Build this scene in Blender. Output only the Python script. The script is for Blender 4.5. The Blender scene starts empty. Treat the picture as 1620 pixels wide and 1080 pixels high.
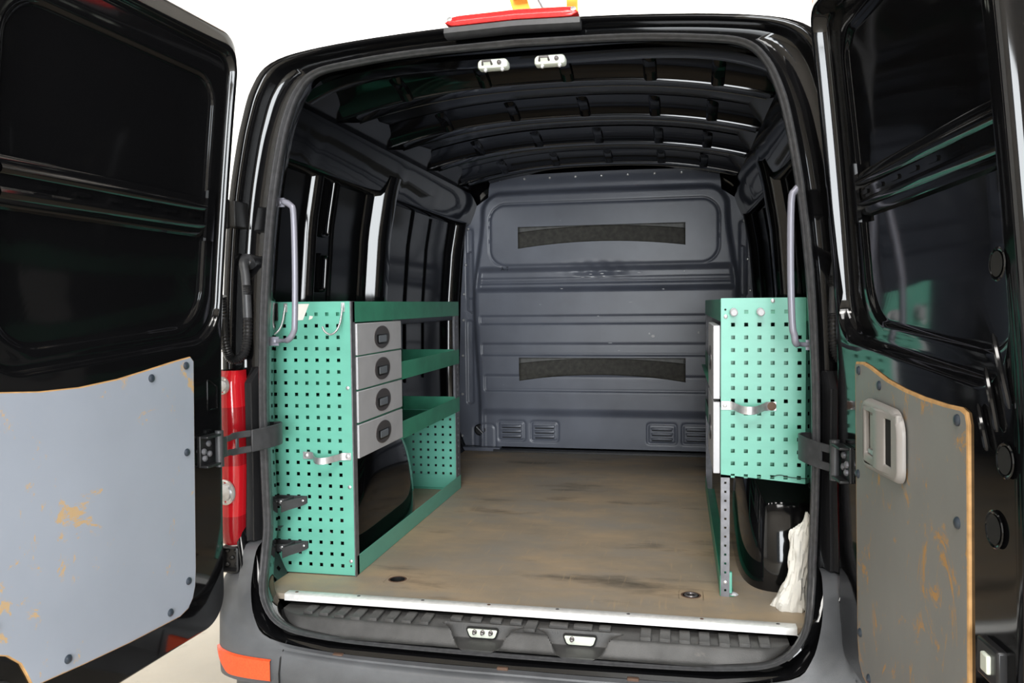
import bpy, bmesh, math, random
from math import sin, cos, pi, sqrt, exp
from mathutils import Vector, Matrix

random.seed(4)
SC = bpy.context.scene
COL = SC.collection

# ------------------------------------------------------------------ camera
# van coordinates: X to the right, Y into the van, Z up; z=0 is the load floor,
# the workshop floor lies GZ below it
GZ = -0.66
cam_data = bpy.data.cameras.new('camera')
cam = bpy.data.objects.new('camera', cam_data)
COL.objects.link(cam)
Rr = Vector((0.97921431, 0.20254428, -0.0107309))
Uu = Vector((0.00105341, 0.04782705, 0.99885508))
Ff = Vector((-0.20282561, 0.97810449, -0.04661957))
M = Matrix(((Rr.x, Uu.x, -Ff.x, 0.45452537), (Rr.y, Uu.y, -Ff.y, -2.30116911), (Rr.z, Uu.z, -Ff.z, 0.89853597), (0, 0, 0, 1)))
cam.matrix_world = M
cam_data.sensor_width = 36
cam_data.lens = 1282.08 / 1620 * 36
cam_data.clip_start = 0.02
cam_data.clip_end = 200
SC.camera = cam

# ------------------------------------------------------------------ view, world, lights
SC.view_settings.view_transform = 'Standard'
SC.view_settings.look = 'None'
SC.view_settings.gamma = 1
SC.view_settings.use_curve_mapping = False
SC.view_settings.exposure = -0.12
w = bpy.data.worlds.new('world')
SC.world = w
w.use_nodes = True
w.node_tree.nodes['Background'].inputs[0].default_value = (0.85, 0.93, 1, 1)
w.node_tree.nodes['Background'].inputs[1].default_value = 0.6


def area(name, loc, target, sx, sy, power, col=(1, 1, 1)):
    d = bpy.data.lights.new(name, 'AREA')
    d.shape = 'RECTANGLE'
    d.size = sx
    d.size_y = sy
    d.energy = power
    d.color = col
    o = bpy.data.objects.new(name, d)
    COL.objects.link(o)
    o.location = loc
    o.rotation_euler = (Vector(target) - Vector(loc)).to_track_quat('-Z', 'Y').to_euler()
    return o


area('skylight_lamp', (0.9, -3.4, 4.6), (0.3, -0.6, 0.3), 2.2, 2.2, 190, (1, 0.985, 0.96))
area('gate_daylight', (1.6, -8.6, 1.25), (0.2, 0, 0.9), 3.6, 3.4, 780, (0.93, 0.97, 1))
area('side_window_daylight', (5.6, -2.6, 2.3), (-0.8, -0.8, 0.5), 3.0, 1.7, 120, (0.82, 0.91, 1))
area('rear_wall_fill', (-1.5, -6.5, 6.9), (-1.5, -8.0, 0), 6.0, 1.5, 620, (1, .97, .92))  # unseen fill, added to brighten the rear wall that the gloss paint reflects
area('front_wall_fill', (0, 5.2, 6.9), (0, 9.0, 3.0), 9.0, 2.0, 2900, (1, 1, 0.98))  # unseen fill, added to push the front wall to white


# ------------------------------------------------------------------ materials
def lin(c):
    return tuple(((v / 255) / 12.92 if v / 255 <= .04045 else ((v / 255 + .055) / 1.055) ** 2.4) for v in c)


def mat(name, col, rough=.5, metal=0.0, noise=0.0, nscale=20, bump=0.0, bscale=200, col2=None, thr=None, trans=0.0, coat=0.0, emit=0.0, stretch=None, spec=None):
    m = bpy.data.materials.new(name)
    m.use_nodes = True
    nt = m.node_tree
    b = nt.nodes['Principled BSDF']
    b.inputs['Roughness'].default_value = rough
    b.inputs['Metallic'].default_value = metal
    b.inputs['Transmission Weight'].default_value = trans
    b.inputs['Coat Weight'].default_value = coat
    if spec is not None:
        b.inputs['Specular IOR Level'].default_value = spec
    b.inputs['Base Color'].default_value = (*col, 1)
    tc = nt.nodes.new('ShaderNodeTexCoord')
    src = tc.outputs['Object']
    if stretch:
        mp = nt.nodes.new('ShaderNodeMapping')
        mp.inputs['Scale'].default_value = stretch
        nt.links.new(src, mp.inputs[0])
        src = mp.outputs[0]
    last = None
    if noise > 0:
        n = nt.nodes.new('ShaderNodeTexNoise')
        n.inputs['Scale'].default_value = nscale
        n.inputs['Detail'].default_value = 6
        nt.links.new(src, n.inputs['Vector'])
        r = nt.nodes.new('ShaderNodeValToRGB')
        r.color_ramp.elements[0].position = .3
        r.color_ramp.elements[1].position = .7
        r.color_ramp.elements[0].color = (*[c * (1 - noise) for c in col], 1)
        r.color_ramp.elements[1].color = (*[min(1, c * (1 + noise)) for c in col], 1)
        nt.links.new(n.outputs[0], r.inputs[0])
        last = r.outputs[0]
        nt.links.new(last, b.inputs['Base Color'])
    if col2:
        # worn patches with a ragged outline: (scale, threshold, softness)
        sc, th, so = thr[:3]
        n = nt.nodes.new('ShaderNodeTexNoise')
        n.inputs['Scale'].default_value = sc
        n.inputs['Detail'].default_value = 9
        n.inputs['Roughness'].default_value = thr[3] if len(thr) > 3 else .68
        n.inputs['Distortion'].default_value = thr[4] if len(thr) > 4 else 0
        nt.links.new(src, n.inputs['Vector'])
        r = nt.nodes.new('ShaderNodeMapRange')
        r.inputs[1].default_value = th
        r.inputs[2].default_value = th + so
        nt.links.new(n.outputs[0], r.inputs[0])
        mx = nt.nodes.new('ShaderNodeMix')
        mx.data_type = 'RGBA'
        nt.links.new(r.outputs[0], mx.inputs[0])
        mx.inputs[6].default_value = (*col, 1)
        if last:
            nt.links.new(last, mx.inputs[6])
        mx.inputs[7].default_value = (*col2, 1)
        nt.links.new(mx.outputs[2], b.inputs['Base Color'])
    if bump > 0:
        n = nt.nodes.new('ShaderNodeTexNoise')
        n.inputs['Scale'].default_value = bscale
        n.inputs['Detail'].default_value = 3
        nt.links.new(tc.outputs['Object'], n.inputs['Vector'])
        bp = nt.nodes.new('ShaderNodeBump')
        bp.inputs['Strength'].default_value = bump
        bp.inputs['Distance'].default_value = .002
        nt.links.new(n.outputs[0], bp.inputs['Height'])
        nt.links.new(bp.outputs[0], b.inputs['Normal'])
    if emit:
        b.inputs['Emission Color'].default_value = (*col, 1)
        b.inputs['Emission Strength'].default_value = emit
    return m


M_BLACK = mat('black_gloss_paint', (.0045, .0045, .005), .07)
M_BLACKIN = mat('black_inner_paint', (.006, .006, .0068), .16, bump=.04, bscale=60)
M_RUBBER = mat('seal_rubber', (.055, .055, .058), .38, noise=.25, nscale=60)
M_PLAS = mat('black_plastic', (.014, .014, .015), .35)
M_PLASG = mat('charcoal_plastic', (.042, .043, .046), .42, noise=.2, nscale=40)
M_BUMP = mat('grey_bumper_plastic', (.088, .091, .097), .42, noise=.22, nscale=9, bump=.25, bscale=500, col2=(.018, .019, .021), thr=(7, .66, .02))
M_STEP = mat('step_plastic', (.052, .051, .050), .5, noise=.35, nscale=14, bump=.3, bscale=300, col2=(.10, .09, .08), thr=(16, .62, .12))
M_BULK = mat('blue_grey_steel_paint', (.100, .110, .140), .36, noise=.16, nscale=4, col2=(.42, .43, .45), thr=(34, .715, .015))
M_PATCH = mat('adhesive_residue', (.040, .038, .032), .75, noise=.35, nscale=40, bump=.6, bscale=90)
M_PATCHL = mat('adhesive_film', (.075, .075, .072), .5, noise=.2, nscale=40)
M_GREEN = mat('green_powder_coat', (.13, .425, .325), .36, noise=.06, nscale=7, col2=(.07, .30, .22), thr=(11, .70, .06), stretch=(1, 1, 3))
M_GREEND = mat('deep_green_powder_coat', (.05, .285, .175), .4, noise=.14, nscale=14, col2=(.30, .34, .30), thr=(30, .74, .02))
M_POST = mat('grey_steel_post', (.17, .17, .185), .4, .35, noise=.2, nscale=40)
M_DRAW = mat('light_grey_drawer', (.50, .50, .52), .42, noise=.06, nscale=12)
M_GALV = mat('bare_aluminium', (.62, .62, .63), .38, .75, noise=.15, nscale=60)
M_WHITEM = mat('brushed_aluminium_strip', (.86, .85, .83), .42, .35, noise=.1, nscale=60)
M_HANDLE = mat('grey_painted_tube', (.26, .26, .31), .35, .2)
M_PULL = mat('brushed_pull', (.17, .155, .155), .32, .6)
M_PULLIN = mat('pull_inner', (.42, .46, .50), .3, .7)
M_CREAM = mat('zinc_cream_catch', (.72, .76, .66), .35, .2)
M_RED = mat('red_lens', (.62, .012, .02), .12, coat=.5)
M_RED2 = mat('deep_red_lens', (.36, .008, .014), .15, coat=.5)
M_BRAKE = mat('brake_light_lens', (.68, .03, .03), .16, noise=.2, nscale=120)
M_ORANGE = mat('orange_reflector', (.95, .10, .03), .22, noise=.15, nscale=200)
M_CLEAR = mat('clear_lamp', (.75, .72, .70), .12, .5)
M_PLYL = mat('grey_film_plywood_lit', (.365, .40, .47), .45, noise=.06, nscale=3, col2=(.58, .40, .22), thr=(6.5, .572, .03, .78, .5))  # door lining on the lit side, bluish daylight put into its colour
M_PLYR = mat('grey_film_plywood_shaded', (.235, .235, .225), .5, noise=.06, nscale=5, col2=(.47, .26, .09), thr=(7, .555, .05, .80, 1.2), stretch=(1, 1.5, .8))  # same lining film, shade painted in as a darker browner base; scratches are wear
M_WOOD = mat('raw_plywood_edge', (.56, .32, .13), .6, noise=.2, nscale=40)
M_BEZ = mat('taupe_bezel_plastic', (.31, .29, .275), .38)
M_SCREW = mat('screw_cap', (.035, .045, .06), .3)
M_BAG = mat('white_paper', (.78, .76, .70), .6, noise=.06, nscale=10)
M_YEL = mat('crane_yellow', (.85, .30, .02), .5)
M_DARK = mat('hollow_dark', (.004, .004, .004), .8)  # near-black for seams and for the shade inside hollows
M_RUST = mat('rusty_bolt', (.10, .055, .035), .7)

# floor of the load bay: worn brown-grey plywood with stains
def floor_mat():
    m = mat('worn_floor_plywood', (.2, .165, .125), .62, bump=.25, bscale=160)
    nt = m.node_tree
    b = nt.nodes['Principled BSDF']
    tc = nt.nodes.new('ShaderNodeTexCoord')
    def noise(scale, stretch, lo, hi, det=7, off=0):
        mp = nt.nodes.new('ShaderNodeMapping')
        mp.inputs['Scale'].default_value = stretch
        mp.inputs['Location'].default_value = (off, off * .7, 0)
        nt.links.new(tc.outputs['Object'], mp.inputs[0])
        n = nt.nodes.new('ShaderNodeTexNoise')
        n.inputs['Scale'].default_value = scale
        n.inputs['Detail'].default_value = det
        n.inputs['Roughness'].default_value = .62
        nt.links.new(mp.outputs[0], n.inputs['Vector'])
        r = nt.nodes.new('ShaderNodeMapRange')
        r.inputs[1].default_value = lo
        r.inputs[2].default_value = hi
        nt.links.new(n.outputs[0], r.inputs[0])
        return r.outputs[0]
    def mix(a, bcol, fac):
        x = nt.nodes.new('ShaderNodeMix')
        x.data_type = 'RGBA'
        nt.links.new(fac, x.inputs[0])
        if isinstance(a, tuple):
            x.inputs[6].default_value = (*a, 1)
        else:
            nt.links.new(a, x.inputs[6])
        x.inputs[7].default_value = (*bcol, 1)
        return x.outputs[2]
    c = mix((.31, .255, .19), (.47, .345, .22), noise(2.2, (1, 1.6, 1), .4, .68))
    c = mix(c, (.30, .27, .23), noise(5, (.6, 1, 1), .45, .7, off=3))
    c = mix(c, (.12, .10, .075), noise(1.9, (.8, 2.4, 1), .56, .70, off=7))
    c = mix(c, (.42, .31, .2), noise(40, (1.5, .12, 1), .60, .72, off=2))
    c = mix(c, (.50, .42, .33), noise(60, (1, 1, 1), .69, .73, off=1))
    nt.links.new(c, b.inputs['Base Color'])
    return m
M_FLOOR = floor_mat()
M_CONC = mat('beige_concrete', (.40, .36, .295), .55, noise=.12, nscale=2.5, bump=.2, bscale=80, col2=(.29, .265, .225), thr=(5, .60, .12))
M_WALLW = mat('white_wall_paint', (.88, .88, .86), .8, noise=.02, nscale=3)
M_WALLG = mat('grey_hall_cladding', (.50, .47, .43), .8, noise=.1, nscale=2)
M_CEIL = mat('dark_hall_ceiling', (.16, .15, .14), .85, noise=.1, nscale=2)


# ------------------------------------------------------------------ mesh helpers
class MB:
    def __init__(s):
        s.v = []; s.f = []; s.m = []; s.tf = None

    def add(s, vs, fs, mi=0):
        o = len(s.v)
        for p in vs:
            s.v.append(tuple(s.tf(*p)) if s.tf else tuple(p))
        for q in fs:
            s.f.append([i + o for i in q]); s.m.append(mi)

    def box(s, a, b, mi=0):
        x0, y0, z0 = a; x1, y1, z1 = b
        s.add([(x0, y0, z0), (x1, y0, z0), (x1, y1, z0), (x0, y1, z0), (x0, y0, z1), (x1, y0, z1), (x1, y1, z1), (x0, y1, z1)],
              [(0, 3, 2, 1), (4, 5, 6, 7), (0, 1, 5, 4), (1, 2, 6, 5), (2, 3, 7, 6), (3, 0, 4, 7)], mi)

    def loft(s, loops, closed=True, cap0=False, cap1=False, mi=0, flip=False):
        n = len(loops[0]); vs = [p for l in loops for p in l]; fs = []
        for k in range(len(loops) - 1):
            for i in range(n if closed else n - 1):
                j = (i + 1) % n
                q = (k * n + i, k * n + j, (k + 1) * n + j, (k + 1) * n + i)
                fs.append(q[::-1] if flip else q)
        if cap0: fs.append(tuple(range(n))[::-1] if not flip else tuple(range(n)))
        if cap1:
            c = [(len(loops) - 1) * n + i for i in range(n)]
            fs.append(tuple(c) if not flip else tuple(c[::-1]))
        s.add(vs, fs, mi)

    def tube(s, pts, r, seg=10, mi=0, cap=True, flat=None):
        pts = [Vector(p) for p in pts]
        loops = []; up = None
        for i, p in enumerate(pts):
            d = (pts[min(i + 1, len(pts) - 1)] - pts[max(i - 1, 0)]).normalized()
            if up is None:
                up = d.orthogonal().normalized()
            up = (up - d * up.dot(d)).normalized(); sd = d.cross(up)
            rr = r[i] if isinstance(r, (list, tuple)) else r
            loops.append([tuple(p + up * rr * cos(2 * pi * k / seg) + sd * rr * sin(2 * pi * k / seg)) for k in range(seg)])
        s.loft(loops, True, cap, cap, mi)

    def lathe(s, c, axis, prof, seg=20, mi=0):
        # prof: list of (radius, distance along axis)
        ax = Vector(axis).normalized(); u = ax.orthogonal().normalized(); v = ax.cross(u); c = Vector(c)
        loops = [[tuple(c + ax * h + (u * cos(2 * pi * k / seg) + v * sin(2 * pi * k / seg)) * max(r, 1e-5)) for k in range(seg)] for r, h in prof]
        s.loft(loops, True, True, True, mi)

    def build(s, name, m, parent=None, smooth=True, angle=32, bevel=0, seg=2, recalc=True, **props):
        me = bpy.data.meshes.new(name)
        me.from_pydata(s.v, [], s.f)
        ms = m if isinstance(m, (list, tuple)) else [m]
        for x in ms: me.materials.append(x)
        for p, i in zip(me.polygons, s.m): p.material_index = i
        if recalc:
            bm = bmesh.new(); bm.from_mesh(me)
            bmesh.ops.recalc_face_normals(bm, faces=bm.faces)
            bm.to_mesh(me); bm.free()
        if smooth:
            me.shade_smooth()
            me.set_sharp_from_angle(angle=math.radians(angle))
        o = bpy.data.objects.new(name, me)
        COL.objects.link(o)
        if bevel:
            b = o.modifiers.new('bevel', 'BEVEL'); b.width = bevel; b.segments = seg; b.limit_method = 'ANGLE'
            b.angle_limit = math.radians(40); b.harden_normals = False
        if parent:
            attach(o, parent)
        for k, v in props.items(): o[k] = v
        return o


def world_loc(o):
    L = Vector(o.location)
    return L


def attach(o, parent):
    o.parent = parent
    if parent.type == 'EMPTY':
        o.matrix_parent_inverse = Matrix.Translation(-Vector(parent.location))


def thing(name, label, cat, loc, group=None):
    o = bpy.data.objects.new(name, None)
    o.empty_display_size = .1
    COL.objects.link(o); o.location = loc
    o['label'] = label; o['category'] = cat
    if group: o['group'] = group
    return o


def plate(mb, xs, zs, holes, tf0, tf1, mi=0):
    """sheet with square holes. xs, zs are breakpoints, holes is a set of (i,j) cells, tf0/tf1 map (x,z) to the two faces"""
    nx, nz = len(xs), len(zs)
    A = [tf0(x, z) for z in zs for x in xs]; B = [tf1(x, z) for z in zs for x in xs]
    N = nx * nz; fs = []
    idx = lambda i, j: j * nx + i
    for j in range(nz - 1):
        for i in range(nx - 1):
            if (i, j) in holes: continue
            fs.append((idx(i, j), idx(i + 1, j), idx(i + 1, j + 1), idx(i, j + 1)))
            fs.append((N + idx(i, j), N + idx(i, j + 1), N + idx(i + 1, j + 1), N + idx(i + 1, j)))
            for di, dj, a, b in ((-1, 0, (i, j), (i, j + 1)), (1, 0, (i + 1, j + 1), (i + 1, j)), (0, -1, (i + 1, j), (i, j)), (0, 1, (i, j + 1), (i + 1, j + 1))):
                ii, jj = i + di, j + dj
                if (ii, jj) in holes or ii < 0 or jj < 0 or ii >= nx - 1 or jj >= nz - 1:
                    p, q = idx(*a), idx(*b)
                    fs.append((p, q, N + q, N + p))
    mb.add(A + B, fs, mi)


def holes_grid(x0, x1, z0, z1, cx, cz, h, skip=()):
    xs = sorted(set([x0, x1] + [round(c + d, 5) for c in cx for d in (-h / 2, h / 2)]))
    zs = sorted(set([z0, z1] + [round(c + d, 5) for c in cz for d in (-h / 2, h / 2)]))
    xs = [x for x in xs if x0 - 1e-6 <= x <= x1 + 1e-6]; zs = [z for z in zs if z0 - 1e-6 <= z <= z1 + 1e-6]
    hs = set()
    for a, c in enumerate(cx):
        for b, d in enumerate(cz):
            if (a, b) in skip: continue
            i = min(range(len(xs)), key=lambda k: abs(xs[k] - (c - h / 2)))
            j = min(range(len(zs)), key=lambda k: abs(zs[k] - (d - h / 2)))
            hs.add((i, j))
    return xs, zs, hs


def rpoly(cs, rs, nc=8, ne=10):
    """closed loop of a convex polygon with rounded corners, same vertex count whatever the shape"""
    out = []; n = len(cs)
    segs = []
    for i in range(n):
        p = Vector(cs[i]); a = (Vector(cs[i - 1]) - p); b = (Vector(cs[(i + 1) % n]) - p)
        la, lb = a.length, b.length; a.normalize(); b.normalize()
        half = a.angle(b) / 2; r = rs[i]
        t = min(r / math.tan(half), la * .49, lb * .49); r = t * math.tan(half)
        c = p + (a + b).normalized() * (r / sin(half))
        s0 = p + a * t; s1 = p + b * t
        arc = []
        for k in range(nc + 1):
            f = k / nc
            v0 = s0 - c; v1 = s1 - c
            ang = v0.angle(v1) if v0.length > 1e-9 else 0
            if ang > 1e-6:
                v = (v0 * sin((1 - f) * ang) + v1 * sin(f * ang)) / sin(ang)
            else:
                v = v0
            arc.append(c + v)
        segs.append(arc)
    for i in range(n):
        out += segs[i]
        a = segs[i][-1]; b = segs[(i + 1) % n][0]
        for k in range(1, ne): out.append(a.lerp(b, k / ne))
    return [(p.x, p.y) for p in out]


def inset(loop, d):
    """offset a counter-clockwise or clockwise 2D loop towards its inside by d"""
    n = len(loop); A = 0
    for i in range(n):
        x0, y0 = loop[i]; x1, y1 = loop[(i + 1) % n]; A += x0 * y1 - x1 * y0
    sg = 1 if A > 0 else -1
    out = []
    for i in range(n):
        ax, ay = loop[i - 1]; bx, by = loop[(i + 1) % n]
        tx, ty = bx - ax, by - ay; L = math.hypot(tx, ty) or 1
        out.append((loop[i][0] - ty / L * sg * d, loop[i][1] + tx / L * sg * d))
    return out


def sstep(a, b, x):
    t = max(0, min(1, (x - a) / (b - a))); return t * t * (3 - 2 * t)


def catmull(pts, k):
    out = []
    n = len(pts)
    for i in range(n - 1):
        p0 = pts[max(i - 1, 0)]; p1 = pts[i]; p2 = pts[i + 1]; p3 = pts[min(i + 2, n - 1)]
        for s_ in range(k):
            t = s_ / k
            out.append(tuple(.5 * ((2 * b) + (-a + c) * t + (2 * a - 5 * b + 4 * c - d) * t * t + (-a + 3 * b - 3 * c + d) * t ** 3) for a, b, c, d in zip(p0, p1, p2, p3)))
    out.append(tuple(pts[-1]))
    return out


def sdrect(x, z, x0, x1, z0, z1, r):
    cx, cz = (x0 + x1) / 2, (z0 + z1) / 2
    qx = abs(x - cx) - (x1 - x0) / 2 + r; qz = abs(z - cz) - (z1 - z0) / 2 + r
    return math.hypot(max(qx, 0), max(qz, 0)) + min(max(qx, qz), 0) - r


def interp(tab, z):
    if z <= tab[0][0]: return tab[0][1]
    for (a, b), (c, d) in zip(tab, tab[1:]):
        if z <= c: return b + (d - b) * (z - a) / (c - a)
    return tab[-1][1]


# ------------------------------------------------------------------ the hall
def struct(name, mb, m, **k):
    o = mb.build(name, m, None, smooth=False, kind='structure', **k)
    return o

HX, HY0, HY1, HZ = 7.0, -10.0, 9.5, 7.2
b = MB(); b.box((-HX, HY0, GZ - .1), (HX, HY1, GZ)); struct('floor', b, M_CONC)
b = MB(); b.box((-HX, HY1, GZ), (HX, HY1 + .15, HZ)); struct('wall_front', b, M_WALLW)
b = MB(); b.box((-HX - .15, HY0, GZ), (-HX, HY1 + .15, HZ)); struct('wall_left', b, M_WALLW)
b = MB()
b.box((HX, HY0, GZ), (HX + .15, HY1 + .15, HZ)); struct('wall_right', b, M_WALLG)
b = MB()  # rear wall with the open gateway
b.box((-HX, HY0 - .15, GZ), (-1.2, HY0, HZ)); b.box((4.4, HY0 - .15, GZ), (HX, HY0, HZ)); b.box((-1.2, HY0 - .15, 3.2), (4.4, HY0, HZ))
struct('wall_rear', b, M_WALLG)
b = MB(); b.box((-HX - .15, HY0 - .15, HZ), (HX + .15, HY1 + .15, HZ + .1)); struct('ceiling', b, M_CEIL)

b0 = None
cr = thing('overhead_crane', 'yellow steel crane frame high under the bright hall roof, above the van roof', 'crane', (-.9, 6, 4.2))
b = MB(); b.tube([(-1.62, 6, 5.5), (-1.06, 6, 3.7)], .12, 4); b.build('inclined_beam', M_YEL, cr, smooth=False)
b = MB(); b.box((-1.85, 5.93, 5.45), (-.55, 6.07, 5.62)); b.build('top_beam', M_YEL, cr, smooth=False)
b = MB(); b.box((-.66, 5.95, 3.5), (-.55, 6.05, 7.1)); b.build('upright_beam', M_YEL, cr, smooth=False)
b = MB(); b.box((-1.25, 5.97, 3.62), (-.5, 6.03, 3.74)); b.build('cross_beam', M_YEL, cr, smooth=False)
b = MB(); b.tube([(-1.2, 5.9, 3.99), (-.5, 5.9, 4.0)], .02, 8); b.build('rail_pipe', M_GALV, cr)
b = MB(); b.tube([(-1.15, 5.9, 4.35), (-.85, 5.9, 3.8)], .018, 8); b.build('hose', M_POST, cr)

# ------------------------------------------------------------------ the van
van = thing('van', 'black panel van with both rear doors open, its load bay fitted with green racks', 'van', (0, 1.2, GZ))

OPEN = [(0, -.085), (.3, -.083), (.55, -.075), (.70, -.05), (.775, .02), (.80, .12), (.807, .19), (.812, .27), (.816, .5), (.813, .7), (.803, .9), (.785, 1.1), (.765, 1.25), (.742, 1.38), (.722, 1.46), (.685, 1.545), (.625, 1.60), (.5, 1.622), (.3, 1.638), (0, 1.645)]
OUT = [(0, -.14), (.3, -.14), (.55, -.13), (.74, -.1), (.84, .0), (.885, .10), (.93, .19), (.952, .27), (.966, .5), (.966, .7), (.958, .9), (.944, 1.1), (.926, 1.25), (.905, 1.38), (.885, 1.47), (.852, 1.57), (.785, 1.645), (.62, 1.682), (.3, 1.706), (0, 1.714)]
K = 5
op = catmull(OPEN, K); ou = catmull(OUT, K)
def ring(half):
    return [(x, z) for x, z in half] + [(-x, z) for x, z in half[-2:0:-1]]
OPL = ring(op); OUL = ring(ou)
def oy(z):
    return -.125 + .125 * sstep(-.08, .25, z) + .012 * sstep(1.2, 1.6, z)
def bl(s_, dy, ins=0.0):
    L = [(a[0] + (b_[0] - a[0]) * s_, a[1] + (b_[1] - a[1]) * s_) for a, b_ in zip(OPL, OUL)]
    if ins: L = inset(L, ins)
    return [(x, oy(z) + dy, z) for x, z in L]
mb = MB()
mb.loft([[(x * .02, 2.66, .8 + (z - .8) * .02) for x, z in OUL], [(x * .6, 2.66, .8 + (z - .8) * .6) for x, z in OUL], [(x * .98, 2.66, .8 + (z - .8) * .98) for x, z in OUL], [(x, 2.64, z) for x, z in OUL], [(x * 1.0, 1.5, z) for x, z in OUL], bl(1, .10), bl(1, .045), bl(.97, .015), bl(.90, .0), bl(.80, -.002), bl(.72, .004), bl(.68, .02), bl(.64, .045), bl(.60, .052), bl(.22, .052), bl(.16, .045), bl(.12, .02), bl(.06, .004), bl(0, 0), bl(0, .02), bl(0, .04, -.004), bl(0, .09, -.012), bl(0, .12, -.03)])
mb.build('body_shell', [M_BLACK], van, angle=60)

# rubber seal round the opening
mb = MB()
sec = []
n = len(OPL)
def sl(k, dy):
    L = inset(OPL, k)
    out = []
    for (x0, z0), (x, z) in zip(OPL, L):
        f = .45 + .55 * sstep(-.06, .12, z0) - .25 * sstep(1.45, 1.62, z0)
        out.append((x0 + (x - x0) * f, oy(z0) + dy * (.6 + .4 * f), z0 + (z - z0) * f))
    return out
mb.loft([sl(*q_) for q_ in ((-.009, .012), (-.009, -.010), (-.006, -.018), (-.001, -.022), (.003, -.019), (.005, -.010), (.007, -.008), (.010, -.006), (.0115, .0), (.010, .02), (.003, .022))])
mb.build('door_seal', M_RUBBER, van, angle=70)

# inner side skins, following the tumblehome
PROF = [(-.05, .895), (.5, .90), (.9, .893), (1.2, .868), (1.4, .832), (1.5, .80), (1.58, .745), (1.64, .66)]
def px_(z): return interp(PROF, z)
def side_tf(side):
    return lambda y, d, z: (side * (px_(z) - d), y, z)
ZS = [-.05 + i * 1.69 / 34 for i in range(35)]
for side, nm in ((-1, 'left'), (1, 'right')):
    mb = MB(); mb.tf = side_tf(side)
    # the skin, gently bowed
    loops = []
    for i in range(41):
        y = .10 + i * 2.55 / 40
        loops.append([(y, -.022 - .006 * sin(pi * i / 40), z) for z in ZS])
    mb.loft(loops, False)
    mb.build('side_panel', M_BLACKIN, van, angle=60)
    def pillar(y0, y1, d, z0, z1, name='wall_pillar', pw=.5, m=M_BLACK):
        mb = MB(); mb.tf = side_tf(side); S = 12; loops = []
        for k in range(26):
            z = z0 + (z1 - z0) * k / 25
            loops.append([(y0 + (y1 - y0) * j / S, -.025 + (d + .025) * sin(pi * j / S) ** pw, z) for j in range(S + 1)])
        mb.loft(loops, False)
        return mb.build(name, m, van, angle=60)
    pillar(.47, .53, .012, .0, 1.46, pw=.7)
    pillar(.70, .725, -.016, .0, 1.44, pw=1)
    pillar(1.00, 1.05, .0, .0, 1.47, pw=.9)
    mb = MB(); mb.tf = side_tf(side)
    mb.loft([[(y, d, z) for y, d in ((1.058, -.025), (1.064, -.008), (1.071, .014), (1.079, .038), (1.087, .050), (1.10, .056), (1.16, .057), (1.18, .050), (1.19, .03), (1.20, -.025))] for z in [1.42 * k / 24 for k in range(25)] + [1.44, 1.455]], False)
    mb.build('wall_pillar', M_BLACK, van, angle=60)
    pillar(1.62, 1.66, -.017, .5, 1.38, pw=1)
    pillar(1.92, 1.95, -.017, .5, 1.36, pw=1)
    pillar(2.30, 2.35, .0, .0, 1.47, pw=1)
    pillar(2.42, 2.50, .030, .0, 1.47, pw=.7)
    # cant rail along the roof edge
    mb = MB(); mb.tf = side_tf(side)
    loops = []
    for i in range(49):
        y = .10 + i * 2.5 / 48
        g = .0
        for c in (.3, .85, 1.2, 1.75, 2.05, 2.3): g += exp(-((y - c) / .015) ** 2)
        sec = [(1.37, -.02), (1.375, .015), (1.39, .03 + .006 * g), (1.45, .038 + .006 * g), (1.51, .035), (1.545, .02), (1.56, -.02)]
        loops.append([(y, d, z) for z, d in sec])
    mb.loft(loops, False)
    mb.build('roof_rail', M_BLACK, van, angle=50)
    # waist rail
    mb = MB(); mb.tf = side_tf(side)
    mb.loft([[(y, d, z) for z, d in [(.80, -.02), (.805, .004), (.82, .010), (.86, .010), (.875, .004), (.88, -.02)]] for y in [.1 + i * .12 for i in range(21)]], False)
    mb.build('waist_rail', M_BULK if side < 0 else M_BLACK, van, angle=50)
    # long slots framed in the inner panel
    for (ya, yb, za, zb) in ((.58, .66, 1.16, 1.40), (.58, .66, .95, 1.10)):
        mb = MB(); mb.tf = side_tf(side)
        L = rpoly([(ya, za), (yb, za), (yb, zb), (ya, zb)], [.02] * 4, 4, 4)
        mb.loft([[(p, d, q) for p, q in inset(L, i)] for i, d in ((0, -.024), (.002, -.010), (.008, -.009), (.011, -.012), (.012, -.021))])
        mb.build('slot_frame', M_BLACK, van, angle=50)

# roof sheet, ribs, stiffeners
def zr(x): return 1.702 - .10 * (abs(x) / .80) ** 2.4
XS = [-.80 + i * 1.6 / 40 for i in range(41)]
mb = MB()
mb.loft([[(x, .09 + j * 2.55 / 30, zr(x) + .004 * sin(j * 2.1)) for x in XS] for j in range(31)], False)
mb.build('roof_panel', M_BLACKIN, van, angle=60)
mb = MB()   # rear header
def zh(x): return 1.632 - .085 * (abs(x) / .74) ** 5
mb.loft([[(x, y, zh(x) + dz) for x in [i * .036 - .72 for i in range(41)]] for y, dz in ((.10, .0), (.15, -.004), (.19, -.004), (.205, .004), (.21, .05))], False)
mb.build('rear_header', M_BLACK, van, angle=40)
def slope_dz(u):
    """depth of the pressed flank, u = distance before the rib edge"""
    return interp([(0, -.0375), (.005, -.036), (.03, -.024), (.07, -.012), (.13, -.004), (.16, -.001)], u)
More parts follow.
